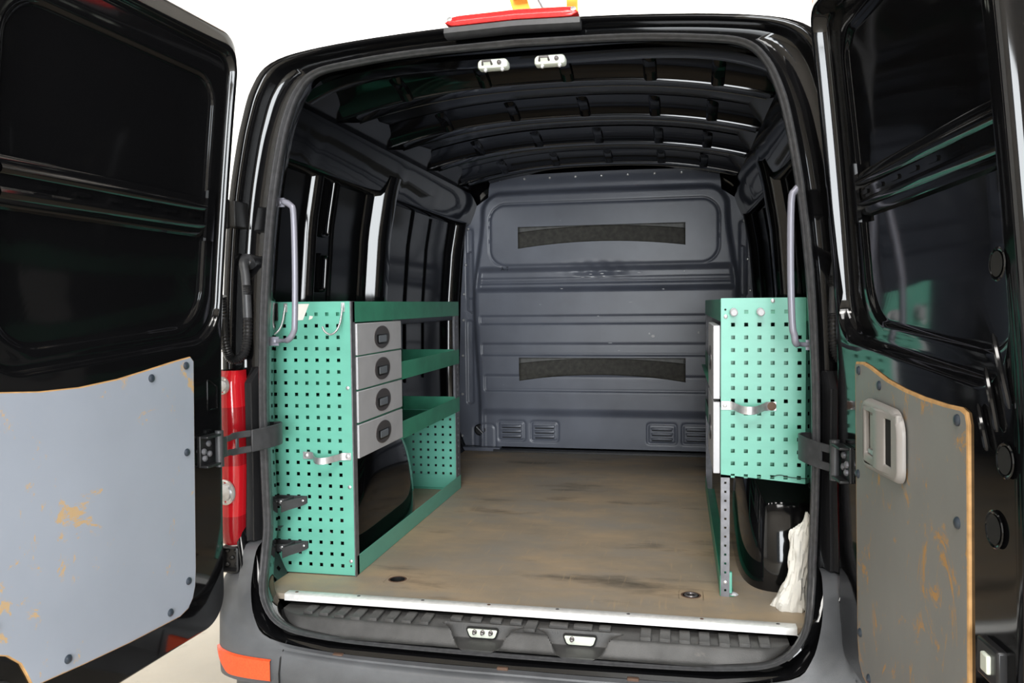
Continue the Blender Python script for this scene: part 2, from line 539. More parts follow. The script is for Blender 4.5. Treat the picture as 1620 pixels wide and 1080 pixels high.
for ra, rb, tl_ in ((.50, .67, .15), (1.03, 1.20, .125), (1.60, 1.76, .11), (2.16, 2.32, .09)):
    mb = MB()
    wd_ = rb - ra
    prof = [(ra - u, slope_dz(u)) for u in (.16, .13, .10, .07, .05, .03, .015, .005, .0)] + [(ra + .0008, -.0420), (ra + .003, -.0432), (ra + .007, -.0430), (rb - .006, -.0432 + tl_ * (wd_ - .01)), (rb - .004, -.0440 + tl_ * (wd_ - .01)), (rb - .003, -.0475 + tl_ * wd_), (rb, -.0475 + tl_ * wd_), (rb + .003, -.036 + tl_ * wd_), (rb + .006, .002)]
    mb.loft([[(x, y, zr(x) + dz) for x in XS] for y, dz in prof], False)
    rib = mb.build('roof_rib', M_BLACK, van, angle=40)
    for gx in (-.50, -.21, .08, .36, .58):
        mb = MB(); wv = .017
        loops = []
        for k in range(11):
            t = k / 10; u = .15 * (1 - t); y = ra - u
            dz = slope_dz(u); e_w = .008 * sstep(0, .2, t)
            loops.append([(gx - wv - .007, y, zr(gx) + dz + .002), (gx - wv, y, zr(gx) + dz - e_w), (gx, y, zr(gx) + dz - e_w - .001), (gx + wv, y, zr(gx) + dz - e_w), (gx + wv + .007, y, zr(gx) + dz + .002)])
        loops.append([(x, y + .004, z + .006) for x, y, z in loops[-1]])
        mb.loft(loops, False)
        mb.build('stiffener', M_BLACK, rib, angle=50)

# bulkhead as pressed sheet
YB = 2.55
WID = [(.02, .895), (.5, .886), (.94, .872), (1.37, .838), (1.43, .826), (1.475, .795), (1.53, .715), (1.545, .69), (1.60, .685), (1.655, .675), (1.668, .662)]
def bulk(x, z):
    ax = abs(x); d = 0.0
    # lower body of the sheet with curved side boundary
    side = .705 + .06 * sstep(1.45, .9, z) - .03 * sstep(.9, .2, z)
    body = max(sdrect(x, z, -side, side, -.3, 1.545, .10), 0)
    d += .035 * (1 - sstep(0, .035, body))
    # waist step between window pressing and lower panel
    if ax < .82:
        f = 1 - sstep(side - .02, side + .02, ax)
        wv = sstep(1.125, 1.085, z) * sstep(.965, 1.0, z)
        d -= .030 * wv * f
        d -= .008 * f * exp(-((z - 1.026) / .008) ** 2) + .006 * f * exp(-((z - 1.045) / .006) ** 2)
        d -= .022 * sstep(.262, .212, z) * f
        d += .012 * f * exp(-((z - .60) / .35) ** 2)
    r = sdrect(x, z, -.675, .675, 1.125, 1.495, .10)
    d -= .007 * exp(-(r / .0065) ** 2) - .0 * 1
    if r < 0: d += .003
    for z0, z1, xx in ((.778, .821, .74), (.588, .653, .732), (.371, .461, .715)):
        r = sdrect(x, z, -xx, xx, z0, z1, .008)
        d -= .006 * sstep(.004, -.006, r) + .004 * exp(-(r / .005) ** 2)
    # side flange pressings
    r = sdrect(ax, z, .79, .835, .93, 1.36, .018); d -= .009 * sstep(.004, -.008, r)
    r = sdrect(ax, z, .795, .84, .28, .80, .018); d -= .008 * sstep(.004, -.008, r)
    # vents
    for c in (-.557, -.352, .35, .552):
        r = sdrect(x, z, c - .082, c + .082, .062, .178, .015); d -= .006 * exp(-(r / .006) ** 2)
    r = sdrect(x, z, -.80, -.66, -.1, .155, .03); d -= .005 * exp(-(r / .006) ** 2)
    d -= .010 * sstep(1.60, 1.655, z)
    # dent at the waist
    dd = ((x + .02) / .16) ** 2 + ((z - 1.095) / .035) ** 2
    if dd < 4: d -= (.014 * exp(-dd) + .004 * sin(x * 70 + z * 40) * exp(-dd))
    return YB - d
mb = MB()
NX, NZ = 300, 280
vs = []; fs = []
for j in range(NZ + 1):
    z = .022 + (1.668 - .022) * j / NZ; wd = interp(WID, z); zz = z
    for i in range(NX + 1):
        x = (i / NX * 2 - 1) * wd
        up = .012 * (1 - (x / .68) ** 2) * sstep(1.5, 1.66, z)
        vs.append((x, bulk(x, z), z + up))
for j in range(NZ):
    for i in range(NX):
        a = j * (NX + 1) + i; fs.append((a, a + 1, a + NX + 2, a + NX + 1))
mb.add(vs, fs)
bulkh = mb.build('bulkhead', M_BULK, van, recalc=False, angle=75)
bulkh['label'] = 'blue-grey pressed steel bulkhead'
def arc_patch(xa, xb, zt, zbot_side, zbot_mid, zt_side):
    # film with a darker arc of old adhesive on it
    def surf(x, z, off): return (x, bulk(x, z) - off, z)
    def strip(name, top, bot, off, m):
        mb = MB(); N = 60; KZ = 10; F = []; Bk = []
        for i in range(N + 1):
            x = xa + (xb - xa) * i / N
            F.append([surf(x, bot(x) + (top(x) - bot(x)) * k / KZ, off) for k in range(KZ + 1)])
        mb.loft(F, False)
        o = mb.build(name, m, bulkh, angle=60)
        sm = o.modifiers.new('solid', 'SOLIDIFY'); sm.thickness = .0015; sm.offset = 0
        return o
    par = lambda x: 1 - ((x - (xa + xb) / 2) / ((xb - xa) / 2)) ** 2
    strip('adhesive_film', lambda x: zt, lambda x: zbot_side + (zbot_mid - zbot_side) * par(x) + .02, .0022, M_PATCHL)
    strip('adhesive_residue', lambda x: zt_side + (zt - .004 - zt_side) * par(x), lambda x: zbot_side + (zbot_mid - zbot_side) * par(x), .0042, M_PATCH)
arc_patch(-.50, .487, 1.358, 1.228, 1.262, 1.325)
arc_patch(-.50, .487, .572, .430, .470, .538)
for c in (-.557, -.352, .35, .552):
    mb = MB()
    for zc in (.090, .120, .150):
        yb = bulk(c, zc)
        mb.loft([[(c + u, yb - .001 - h, zc + v) for u, v, h in ((-.062 * s_, -.007 * s_ - .0, hh), (.062 * s_, -.007 * s_, hh), (.066 * s_, .002, hh), (.062 * s_, .007 * s_, hh), (-.062 * s_, .007 * s_, hh), (-.066 * s_, .002, hh))] for s_, hh in ((1, -.004), (.95, .007), (.8, .010), (.2, .010))], True, False, True)
        mb.box((c - .058, yb - .0025, zc - .013), (c + .058, yb - .001, zc - .007), 1)
    mb.build('vent_louvre', [M_BULK, M_DARK], bulkh, angle=50)
for i in range(9):
    x = -.62 + i * 1.24 / 8; mb = MB(); mb.lathe((x, bulk(x, 1.65), 1.652), (0, -1, 0), [(.009, -.002), (.009, .002), (.004, .006)], 10); mb.build('rivet', M_GALV, bulkh)
for sx in (-1, 1):
    for z in (.08, .34, .58, .80, .96, 1.14, 1.36):
        x = sx * (interp(WID, z) - .02); mb = MB(); mb.lathe((x, bulk(x, z), z), (0, -1, 0), [(.009, -.002), (.009, .002), (.004, .006)], 10); mb.build('rivet', M_GALV, bulkh)
    mb = MB(); mb.tube([(sx * .80, 2.535, 1.22), (sx * .815, 2.525, 1.21), (sx * .818, 2.523, 1.0), (sx * .82, 2.525, .86), (sx * .795, 2.53, .845)], .006, 8)
    mb.build('rod', M_BULK, bulkh)
mb = MB(); kx, kz = -.757, .122; ky = bulk(kx, kz)
mb.lathe((kx, ky, kz), (0, -1, 0), [(.036, -.002), (.036, .006), (.030, .010), (.028, .004)], 20)
mb.tube([(kx - .02, ky - .012, kz + .02), (kx + .02, ky - .012, kz - .02)], .009, 8)
mb.build('lock_knob', M_PLAS, bulkh)
td = bpy.data.curves.new('marker_writing', 'FONT'); td.body = 'A-7'; td.size = .034; td.extrude = .0006; td.resolution_u = 3
to = bpy.data.objects.new('tmp_writing', td); COL.objects.link(to)
bpy.context.view_layer.update()
tm = bpy.data.meshes.new_from_object(to); bpy.data.objects.remove(to)
for v in tm.vertices:
    x = -.612 + v.co.x; z = 1.098 + v.co.y; v.co = (x, bulk(x, z) - .002 - v.co.z, z)
tm.materials.clear(); tm.materials.append(M_PLAS)
to = bpy.data.objects.new('marker_writing', tm); COL.objects.link(to); attach(to, bulkh); to['label'] = 'small black handwritten A-7'
for (x, z, a_, b_) in ((-.068, 1.070, .010, .0022), (-.057, 1.054, .012, .0035), (-.115, 1.052, .010, .0015), (.0, 1.072, .010, .003), (.012, 1.056, .008, .004), (.10, 1.084, .012, .0018), (.22, 1.073, .012, .002), (.48, 1.078, .005, .003), (-.24, .985, .008, .002), (.36, .975, .007, .003), (.30, .70, .010, .008), (.28, .715, .005, .006), (-.02, .82, .006, .002), (.56, .72, .004, .008), (.17, .90, .012, .0016), (.05, .66, .012, .002)):
    mb = MB(); n_ = 10
    mb.loft([[(x + a_ * r_ * cos(2 * pi * k / n_) * (1 + .3 * sin(3 * k)), bulk(x, z) - h_, z + b_ * r_ * sin(2 * pi * k / n_)) for k in range(n_)] for r_, h_ in ((1, -.003), (1, .0022), (.6, .0026))], True, False, True)
    mb.build('paint_chip', M_DRAW, bulkh, smooth=False)
# bulkhead foot strip
mb = MB(); mb.box((-.88, 2.48, .0), (-.62, 2.54, .022)); mb.build('foot_bracket', M_BULK, van, bevel=.003)
mb = MB(); mb.box((-.66, 2.47, -.004), (.88, 2.55, .014)); mb.build('foot_channel', M_PLAS, van, bevel=.003)

# cargo floor with two anchor wells
mb = MB()
wl = [(-.453, .186), (.487, .205)]
FX = [-.86, -.74, -.489, -.417, .451, .523, .76, .86]; FY = [.0, .150, .169, .222, .241, 2.5]
hs = set()
def fcell(c):
    for i in range(len(FX) - 1):
        for j in range(len(FY) - 1):
            mx, my = (FX[i] + FX[i + 1]) / 2, (FY[j] + FY[j + 1]) / 2
            if abs(mx - c[0]) < .02 and (c[1] - .03 < my < c[1] + .03): hs.add((i, j))
for c in wl: fcell(c)
plate(mb, FX, FY, hs, lambda x, y: (x, y, 0), lambda x, y: (x, y, -.018))
cf = mb.build('cargo_floor', M_FLOOR, van, smooth=False, recalc=False)
cf['label'] = 'worn brown plywood load floor'
# wells: square cut covered by a ring of the same wood
for c, lab in zip(wl, ('empty anchor well', 'anchor well with its lashing ring folded down')):
    mb = MB(); R_ = .0245
    loops = []
    for rr, zz in ((None, .0), (R_ + .006, .0), (R_ + .003, .0015), (R_, .0), (R_, -.03), (.002, -.03)):
        L = []
        for k in range(32):
            a = 2 * pi * k / 32
            if rr is None:
                m_ = max(abs(cos(a)), abs(sin(a))); L.append((c[0] + .037 * cos(a) / m_, c[1] + .037 * sin(a) / m_, zz))
            else: L.append((c[0] + rr * cos(a), c[1] + rr * sin(a) * 1.0, zz))
        loops.append(L)
    mb.loft(loops[:2], mi=0); mb.loft(loops[1:4], mi=1); mb.loft(loops[3:], mi=2)
    o = mb.build('anchor_well', [M_FLOOR, M_RUST, M_DARK], cf, angle=30); o['label'] = lab
c = wl[1]
mb = MB()
mb.lathe((c[0], c[1], -.012), (0, 0, 1), [(.024, 0), (.024, .004), (.006, .006)], 24)
mb.tube([(c[0] + .017 * cos(a), c[1] + .017 * sin(a), .0) for a in [2 * pi * k / 24 for k in range(25)]], .004, 8, cap=False)
mb.lathe((c[0], c[1], -.01), (0, 0, 1), [(.008, 0), (.008, .009), (.004, .011)], 12)
mb.build('lashing_ring', M_PULL, cf)

# aluminium sill strip
mb = MB()
mb.loft([[(x, y, z) for y, z in ((.022, .0), (.022, .003), (.019, .0045), (-.010, .0055), (-.014, .003), (-.015, -.016), (-.012, -.016), (-.010, .0))] for x in (-.752, -.735, 0, .75, .768)], True, True, True)
ss = mb.build('sill_strip', M_WHITEM, van, angle=40)
for i in range(8):
    x = -.72 + i * 1.44 / 7; mb = MB(); mb.lathe((x, .006, .004), (0, 0, 1), [(.0055, 0), (.0055, .0016), (.002, .003)], 10); mb.build('rivet', M_RUST if i % 3 == 0 else M_PULL, ss)

# step plate: pressed tread with two striker pockets
PCK = (-.107, .177)
def stepz(x, y):
    # y 0 .. -.13
    front = -.092 + .012 * (abs(x) / .7) ** 2
    z = -.032
    s_ = sstep(front + .004, front - .034, y); z -= .040 * s_
    for pc in PCK:
        u = abs(x - pc); hw = .118 - .9 * max(0, -.052 - y)
        inn = sstep(hw + .006, hw - .006, u) * sstep(-.050, -.056, y)
        z = z * (1 - inn) + (-.072 - .12 * max(0, -.056 - y)) * inn
    return z
mb = MB(); NXs, NYs = 360, 44; vs = []; fs = []
for j in range(NYs + 1):
    for i in range(NXs + 1):
        x = -.745 + 1.49 * i / NXs; y = .015 - .147 * j / NYs
        e = max(0, abs(x) - .66) / .085; yy = y * (1 - .55 * min(1, e) ** 2) if y < 0 else y
        vs.append((x, yy, stepz(x, y)))
for j in range(NYs):
    for i in range(NXs):
        a = j * (NXs + 1) + i; fs.append((a, a + NXs + 1, a + NXs + 2, a + 1))
mb.add(vs, fs)
sp = mb.build('step_plate', M_STEP, van, recalc=False, angle=55)
def pad(x0, x1, ya=-.012, yb=-.082):
    mb = MB(); L = rpoly([(x0, ya), (x0, yb), (x1, yb), (x1, ya)], [.003] * 4, 2, 2)
    mb.loft([[(x, y, -.034) for x, y in L], [(x, y, -.026) for x, y in L], [(x, y, -.024) for x, y in inset(L, .002)]], True, False, True)
    mb.build('tread_pad', M_STEP, sp, angle=30)
for i in range(8):
    x = -.665 + i * .053; pad(x, x + .031, yb=-.066 - .018 * min(1, i / 3))
for i in range(7):
    x = .345 + i * .053; pad(x, x + .031, yb=-.066 - .018 * min(1, (7 - i) / 3))
pad(.018, .052)
for x in (-.21, -.15, -.09, -.03): pad(x, x + .035, -.012, -.040)
pad(.085, .14, -.012, -.040); pad(.155, .21, -.012, -.040); pad(.228, .262, -.012, -.040)
for pc, nb in zip(PCK, (3, 1)):
    mb = MB(); L = rpoly([(pc - .052, -.038), (pc - .040, -.072), (pc + .040, -.072), (pc + .052, -.038)], [.008, .016, .016, .008], 5, 2)
    mb.loft([[(x, -.058, z) for x, z in L], [(x, -.0605, z) for x, z in L]], True, False, True)
    mb.build('striker_recess', M_DARK, sp)
    mb = MB(); L2 = inset(L, .005)
    mb.loft([[(x, -.060, z) for x, z in L2], [(x, -.064, z) for x, z in L2], [(x, -.0645, z) for x, z in inset(L2, .002)]], True, False, True)
    for k in range(nb):
        xx = pc - .022 + k * .024; mb.lathe((xx, -.064, -.050), (0, -1, 0), [(.007, 0), (.007, .004), (.004, .006), (.004, .016), (.002, .017)], 12, 1)
    mb.build('striker_plate', [M_CREAM, M_PULL], sp, angle=40)

# steel apron below the seal and bumper
mb = MB()
mb.loft([[(x, y, z) for x, z, y in ((-.79, -.03 + dz, -.09 + dy), (-.74, -.085 + dz, -.125 + dy), (-.55, -.105 + dz, -.138 + dy), (0, -.112 + dz, -.142 + dy), (.55, -.105 + dz, -.138 + dy), (.74, -.085 + dz, -.125 + dy), (.79, -.03 + dz, -.09 + dy))] for dz, dy in ((.02, .05), (.004, .004), (-.022, .0), (-.026, .012))], False)
ap = mb.build('steel_apron', M_BLACK, van, angle=40)
for x in (-.52, -.03, .33):
    mb = MB(); mb.box((x - .016, -.148, -.128), (x + .016, -.128, -.112)); mb.build('rusty_clip', M_RUST, ap, bevel=.003)

bp_ = {}
Q = [(-.875, .30, .16), (-.835, .08, .16), (-.828, -.030, .155), (-.824, -.075, .09), (-.812, -.108, .03), (-.787, -.132, -.035), (-.735, -.141, -.084), (-.55, -.137, -.112), (-.25, -.141, -.118), (0, -.141, -.118)]
T = [(-.945, .30, .075), (-.945, .08, .075), (-.944, .0, .070), (-.938, -.045, .045), (-.922, -.085, -.01), (-.880, -.125, -.055), (-.78, -.155, -.102), (-.55, -.166, -.124), (-.25, -.178, -.129), (0, -.181, -.129)]
def lower(P, z, grow): return [(x - (grow if x < -.8 else grow * (-x) / .8), y - grow * (1 if abs(x) < .9 else .4), z) for x, y, _ in P]
def mir(P): return P + [(-x, y, z) for x, y, z in P[-2::-1]]
def sm(P): return catmull(mir(P), 4)
T1 = [(x * 1.006 if x < -.7 else x, y - .006, z - .010) for x, y, z in T]
rows = [sm(Q), sm([(q_[0] * .55 + t_[0] * .45, q_[1] * .5 + t_[1] * .5, max(q_[2], t_[2]) - .003) for q_, t_ in zip(Q, T)]), sm([(q_[0] * .48 + t_[0] * .52, q_[1] * .45 + t_[1] * .55, t_[2] + .003) for q_, t_ in zip(Q, T)]), sm(T), sm(T1), sm(lower(T, -.17, .012)), sm(lower(T, -.21, .010)), sm([(x * .985, y + .02, -.225) for x, y, _ in T]), sm([(x * .975, y + .03, -.24) for x, y, _ in T]), sm([(x * .975, y + .03, -.36) for x, y, _ in T]), sm([(x * .94, y + .10, -.37) for x, y, _ in T])]
mb = MB(); mb.loft(rows, False)
bumper = mb.build('bumper', M_BUMP, van, angle=50)
for sx in (-1, 1):
    # orange reflector wrapped round the corner
    mb = MB(); C0 = lower(T, -.17, .012); cc = catmull(C0, 8)
    pts = [p for p in cc if -.925 <= p[0] <= -.705 and p[1] < -.06]
    F0 = []
    for i, p in enumerate(pts):
        t = i / (len(pts) - 1); zt = -.095 - .030 * t + .0; zb = -.118 - .082 * sstep(0, .55, t) - .0 * t
        zt = -.130 - .006 * t; zb = -.140 - .054 * sstep(-.02, .55, t)
        q0 = pts[max(i - 1, 0)]; q1 = pts[min(i + 1, len(pts) - 1)]
        nx_, ny_ = (q1[1] - q0[1]), -(q1[0] - q0[0]); L_ = math.hypot(nx_, ny_); nx_, ny_ = nx_ / L_, ny_ / L_
        if ny_ > 0 or nx_ > .5: nx_, ny_ = -nx_, -ny_
        F0.append([(sx * -1 * -(p[0] + nx_ * o_), p[1] + ny_ * o_, z) for z, o_ in ((zt + .003, -.002), (zt, .006), (zb, .006), (zb - .003, -.002))])
    F0 = [[((p[0] if sx < 0 else -abs(p[0]) * -1), p[1], p[2]) if sx < 0 else (abs(p[0]), p[1], p[2]) for p in l] for l in F0]
    F0 = [[(-abs(p[0]), p[1], p[2]) if sx < 0 else (abs(p[0]), p[1], p[2]) for p in l] for l in F0]
    mb.loft(F0, False); mb.build('reflector', M_ORANGE, bumper, angle=50)
    # seam between corner piece and centre section
    mb = MB(); mb.tube([(sx * .690, -.122, -.0925), (sx * .687, -.155, -.1135), (sx * .688, -.168, -.128), (sx * .690, -.176, -.17), (sx * .690, -.176, -.22)], .0025, 6)
    mb.build('seam', M_DARK, bumper)
    # lamp bracket cup under the tail light
    mb = MB(); L = rpoly([(-.958, .068), (-.958, .150), (-.895, .150), (-.895, .068)], [.01] * 4, 4, 3)
    mb.loft([[(-sx * -1 * (-1) * x if False else (x if sx < 0 else -x), y, z) for x, z in LL] for LL, y in ((L, .03), (L, -.035), (inset(L, .005), -.037), (inset(L, .008), -.030), (inset(L, .010), -.015))], True, False, True)
    cup = mb.build('lamp_bracket', M_PLAS, van, angle=40)
    for (a, b2) in ((-.942, .132), (-.912, .132), (-.926, .110), (-.910, .090), (-.942, .088)):
        mb = MB(); mb.lathe((a if sx < 0 else -a, -.010, b2), (0, -1, 0), [(.007, 0), (.007, .01), (.003, .013)], 10); mb.build('bolt', M_PLAS, cup)

# tail lights
for sx in (-1, 1):
    mb = MB(); loops = []
    for k in range(25):
        z = .152 + (.70 - .152) * k / 24
        xi = .884 + .010 * sstep(.45, .15, z) + .004 * sstep(.55, .7, z)
        e = .012 * (exp(-((z - .152) / .02) ** 2) + exp(-((z - .70) / .02) ** 2))
        loops.append([(sx * a, y, z) for a, y in ((xi, .03), (xi + .002, -.018 + e), (xi + .010, -.030 + e), (.93, -.040 + e), (.958, -.025 + e), (.968, .0), (.972, .06))])
    mb.loft(loops, False, False, False)
    for n_, (a, b2) in enumerate(((0, .3),)): pass
    tl = mb.build('tail_light', [M_RED, M_RED2], van, angle=50)
    tl['label'] = 'red tail light lens with clear round lamp'
    for p in tl.data.polygons:
        z = sum(tl.data.vertices[v].co.z for v in p.vertices) / len(p.vertices)
        p.material_index = 1 if (z < .245 or .40 < z < .585) else 0
    for zc, r_ in ((.322, .040), (.655, .028)):
        mb = MB(); mb.lathe((sx * .932, -.034, zc), (-.25 * -sx, -1, 0), [(r_, .0), (r_, .006), (r_ * .86, .009), (r_ * .8, .004)], 28); mb.lathe((sx * .932, -.036, zc), (-.25 * -sx, -1, 0), [(r_ * .8, 0), (r_ * .6, .006), (r_ * .2, .008)], 10, 1)
        mb.build('reversing_lamp', [M_CLEAR, M_GALV], tl, angle=30)
    # black ribbed filler beside it
    mb = MB(); loops = []
    for k in range(13):
        z = .165 + (.705 - .165) * k / 12; f = sstep(.705, .69, z)
        xo, xi = .884 + .010 * sstep(.45, .15, z), .832
        sec = []
        for j in range(13):
            t = j / 12; x = xo + (xi - xo) * t
            sec.append((sx * x, .05 - (.062 + .006 * cos(t * 6 * pi)) * (sin(pi * min(1, t * .5 + .5 * t + .08)) ** .4 if 0 < t < 1 else 0) * f, z))
        loops.append(sec)
    mb.loft(loops, False, False, False)
    mb.build('lamp_side_trim', M_PLASG if False else M_PLAS, van, angle=40)

# third brake light on a housing
mb = MB()
def zt(x): return interp([(-.8, 1.64), (-.62, 1.675), (-.3, 1.698), (0, 1.706), (.3, 1.698), (.62, 1.675), (.8, 1.64)], x)
cxb = -.012
loops = []
for k in range(21):
    x = cxb - .192 + .384 * k / 20; e = min(1, min(k, 20 - k) / 1.2) ** .5; z = zt(x) + .002
    loops.append([(x, y, z + h * e) for y, h in ((.05, .006), (.02, .022), (-.012, .022), (-.026, .014), (-.030, -.004), (-.028, -.010), (.0, -.012), (.05, -.010))])
mb.loft(loops, True, True, True)
brk = mb.build('brake_light', M_BRAKE, van, angle=50)
mb = MB(); mb.loft([[(cxb - .196 + .392 * k / 12, y, zt(cxb - .196 + .392 * k / 12) + h) for y, h in ((.02, -.010), (-.024, -.010), (-.026, -.026), (-.014, -.034), (.02, -.034))] for k in range(13)], True, True, True)
mb.build('lamp_housing', M_PLASG, brk, angle=40)
for k in (-1, 1):
    mb = MB(); mb.lathe((cxb + k * .178, -.024, zt(.18) + .010), (0, -1, .5), [(.008, 0), (.008, .004), (.003, .005)], 12); mb.build('screw', M_GALV, brk)
# latch catches on the header
for cx_ in (-.078, .090):
    mb = MB(); L = rpoly([(cx_ - .045, 1.582), (cx_ + .045, 1.582), (cx_ + .045, 1.610), (cx_ - .045, 1.610)], [.008, .008, .013, .013], 5, 2)
    yy = .03
    mb.loft([[(x, yy + .03, z) for x, z in L], [(x, yy + .004, z) for x, z in L], [(x, yy, z) for x, z in inset(L, .003)]], True, False, True)
    lc = mb.build('latch_catch', M_CREAM, van, angle=40)
    mb = MB(); mb.tube([(cx_ - .030, yy, 1.594), (cx_ - .028, yy - .010, 1.602), (cx_ - .004, yy - .010, 1.602), (cx_ - .002, yy, 1.594)], .0035, 8); mb.build('loop', M_PULL, lc)
    mb = MB(); mb.lathe((cx_ + .020, yy, 1.598), (0, -1, 0), [(.007, 0), (.006, .006), (.003, .008)], 12); mb.build('peg', M_PULL, lc)
    mb = MB()
    for d in (-.022, .028): mb.lathe((cx_ + d, yy + .008, 1.580), (0, -1, -.3), [(.006, 0), (.006, .006), (.003, .008)], 10)
    mb.build('bolt', M_GALV, lc)

# grab handles beside the opening
for sx in (-1, 1):
    P = [(.806, .035, 1.222), (.775, .028, 1.222), (.735, .010, 1.218), (.708, 0, 1.205), (.698, -.002, 1.175), (.697, -.003, 1.0), (.702, -.002, .85), (.708, 0, .818), (.728, .006, .795), (.77, .022, .790), (.806, .035, .788)]
    P = [(x - (.036 if (z > 1.2 and x > .76) else 0), y + .02 * (x > .74), z) for x, y, z in P]
    if sx > 0: P = [(x + (.05 if .69 < x < .72 else (.035 if x < .74 else .012)), y, z - .012) for x, y, z in P]
    P = [(sx * x, y, z) for x, y, z in P]
    P = catmull(P, 4); nP = len(P)
    mb = MB(); mb.tube(P, [.0095 if 6 < i < nP - 7 else .0065 for i in range(nP)], 12)
    for z in (1.222, .788):
        z -= .012 * (sx > 0)
        xm = (.772 if z > 1 else .802) + (.010 if sx > 0 else 0)
        mb.box((sx * xm - .017, .050, z - .014), (sx * xm + .017, .056, z + .014))
        mb.lathe((sx * (xm - .004), .050, z), (0, -1, 0), [(.007, 0), (.007, .004), (.003, .006)], 10)
    g = mb.build('grab_handle', M_HANDLE, van, angle=50)

# corrugated cable hoses between body and doors
for sx in (-1, 1):
    mb = MB()
    pts = catmull([(-.878, .055, 1.03), (-.878, .025, 1.045), (-.874, .005, 1.03), (-.866, .0, 1.0), (-.860, -.005, .955), (-.858, -.005, .86)], 6)
    mb.tube([(-sx * x if sx > 0 else x, y, z) for x, y, z in pts], [.020] * 7 + [.014] * (len(pts) - 7), 14)
    hose = mb.build('cable_hose', M_PLASG, van, angle=60)
    pts = catmull([(-.858, -.005, .965), (-.858, -.005, .935)], 14) 
    mb = MB()
    mb.tube([(abs(x) * sx, y, z) for x, y, z in pts], [.0155 if k % 2 else .0135 for k in range(len(pts))], 12)
    pts = catmull([(-.858, -.005, .865), (-.858, -.01, .80), (-.866, -.02, .752), (-.888, -.035, .735), (-.903, -.045, .75), (-.906, -.06, .80), (-.903, -.07, .88), (-.897, -.085, .93)], 13)
    mb.tube([(abs(x) * sx, y, z) for x, y, z in pts], [.0155 if k % 2 else .0125 for k in range(len(pts))], 12)
    mb.build('corrugated_sleeve', M_PLAS, hose, angle=50)

# wheel arches
for sx in (-1, 1):
    mb = MB(); loops = []; A, Bq, Cq = .245, .40, .44
    for i in range(29):
        ph = pi / 2 * i / 28
        L = []
        for j in range(65):
            th = 2 * pi * j / 64
            s2 = lambda v, e: math.copysign(abs(v) ** e, v)
            c_ = max(cos(ph), 1e-4)
            L.append((sx * .888 - sx * A * c_ ** .18 * s2(cos(th), .3), .67 + Bq * c_ ** .75 * s2(sin(th), .55), Cq * sin(ph) ** .9))
        loops.append([(p[0] if abs(p[0]) < .93 else sx * .93, p[1], p[2]) for p in L])
    mb.loft(loops, True, False, True)
    mb.build('wheel_arch', M_BLACK, van, angle=60)

# upper door hinges on the body
for sx in (-1, 1):
    for z in (1.18,):
        mb = MB(); mb.box((min(sx * .90, sx * .865), -.05, z - .04), (max(sx * .90, sx * .865), .03, z + .04))
        mb.lathe((sx * .897, -.05, z - .045), (0, 0, 1), [(.012, 0), (.012, .09)], 12)
        mb.build('door_hinge', M_PLAS, van, bevel=.004)


# ------------------------------------------------------------------ rear doors
def e_(z):
    k = .868 - .015 * z
    return k - .062 * max(0, z - .80) - .03 * max(0, z - .8) ** 2

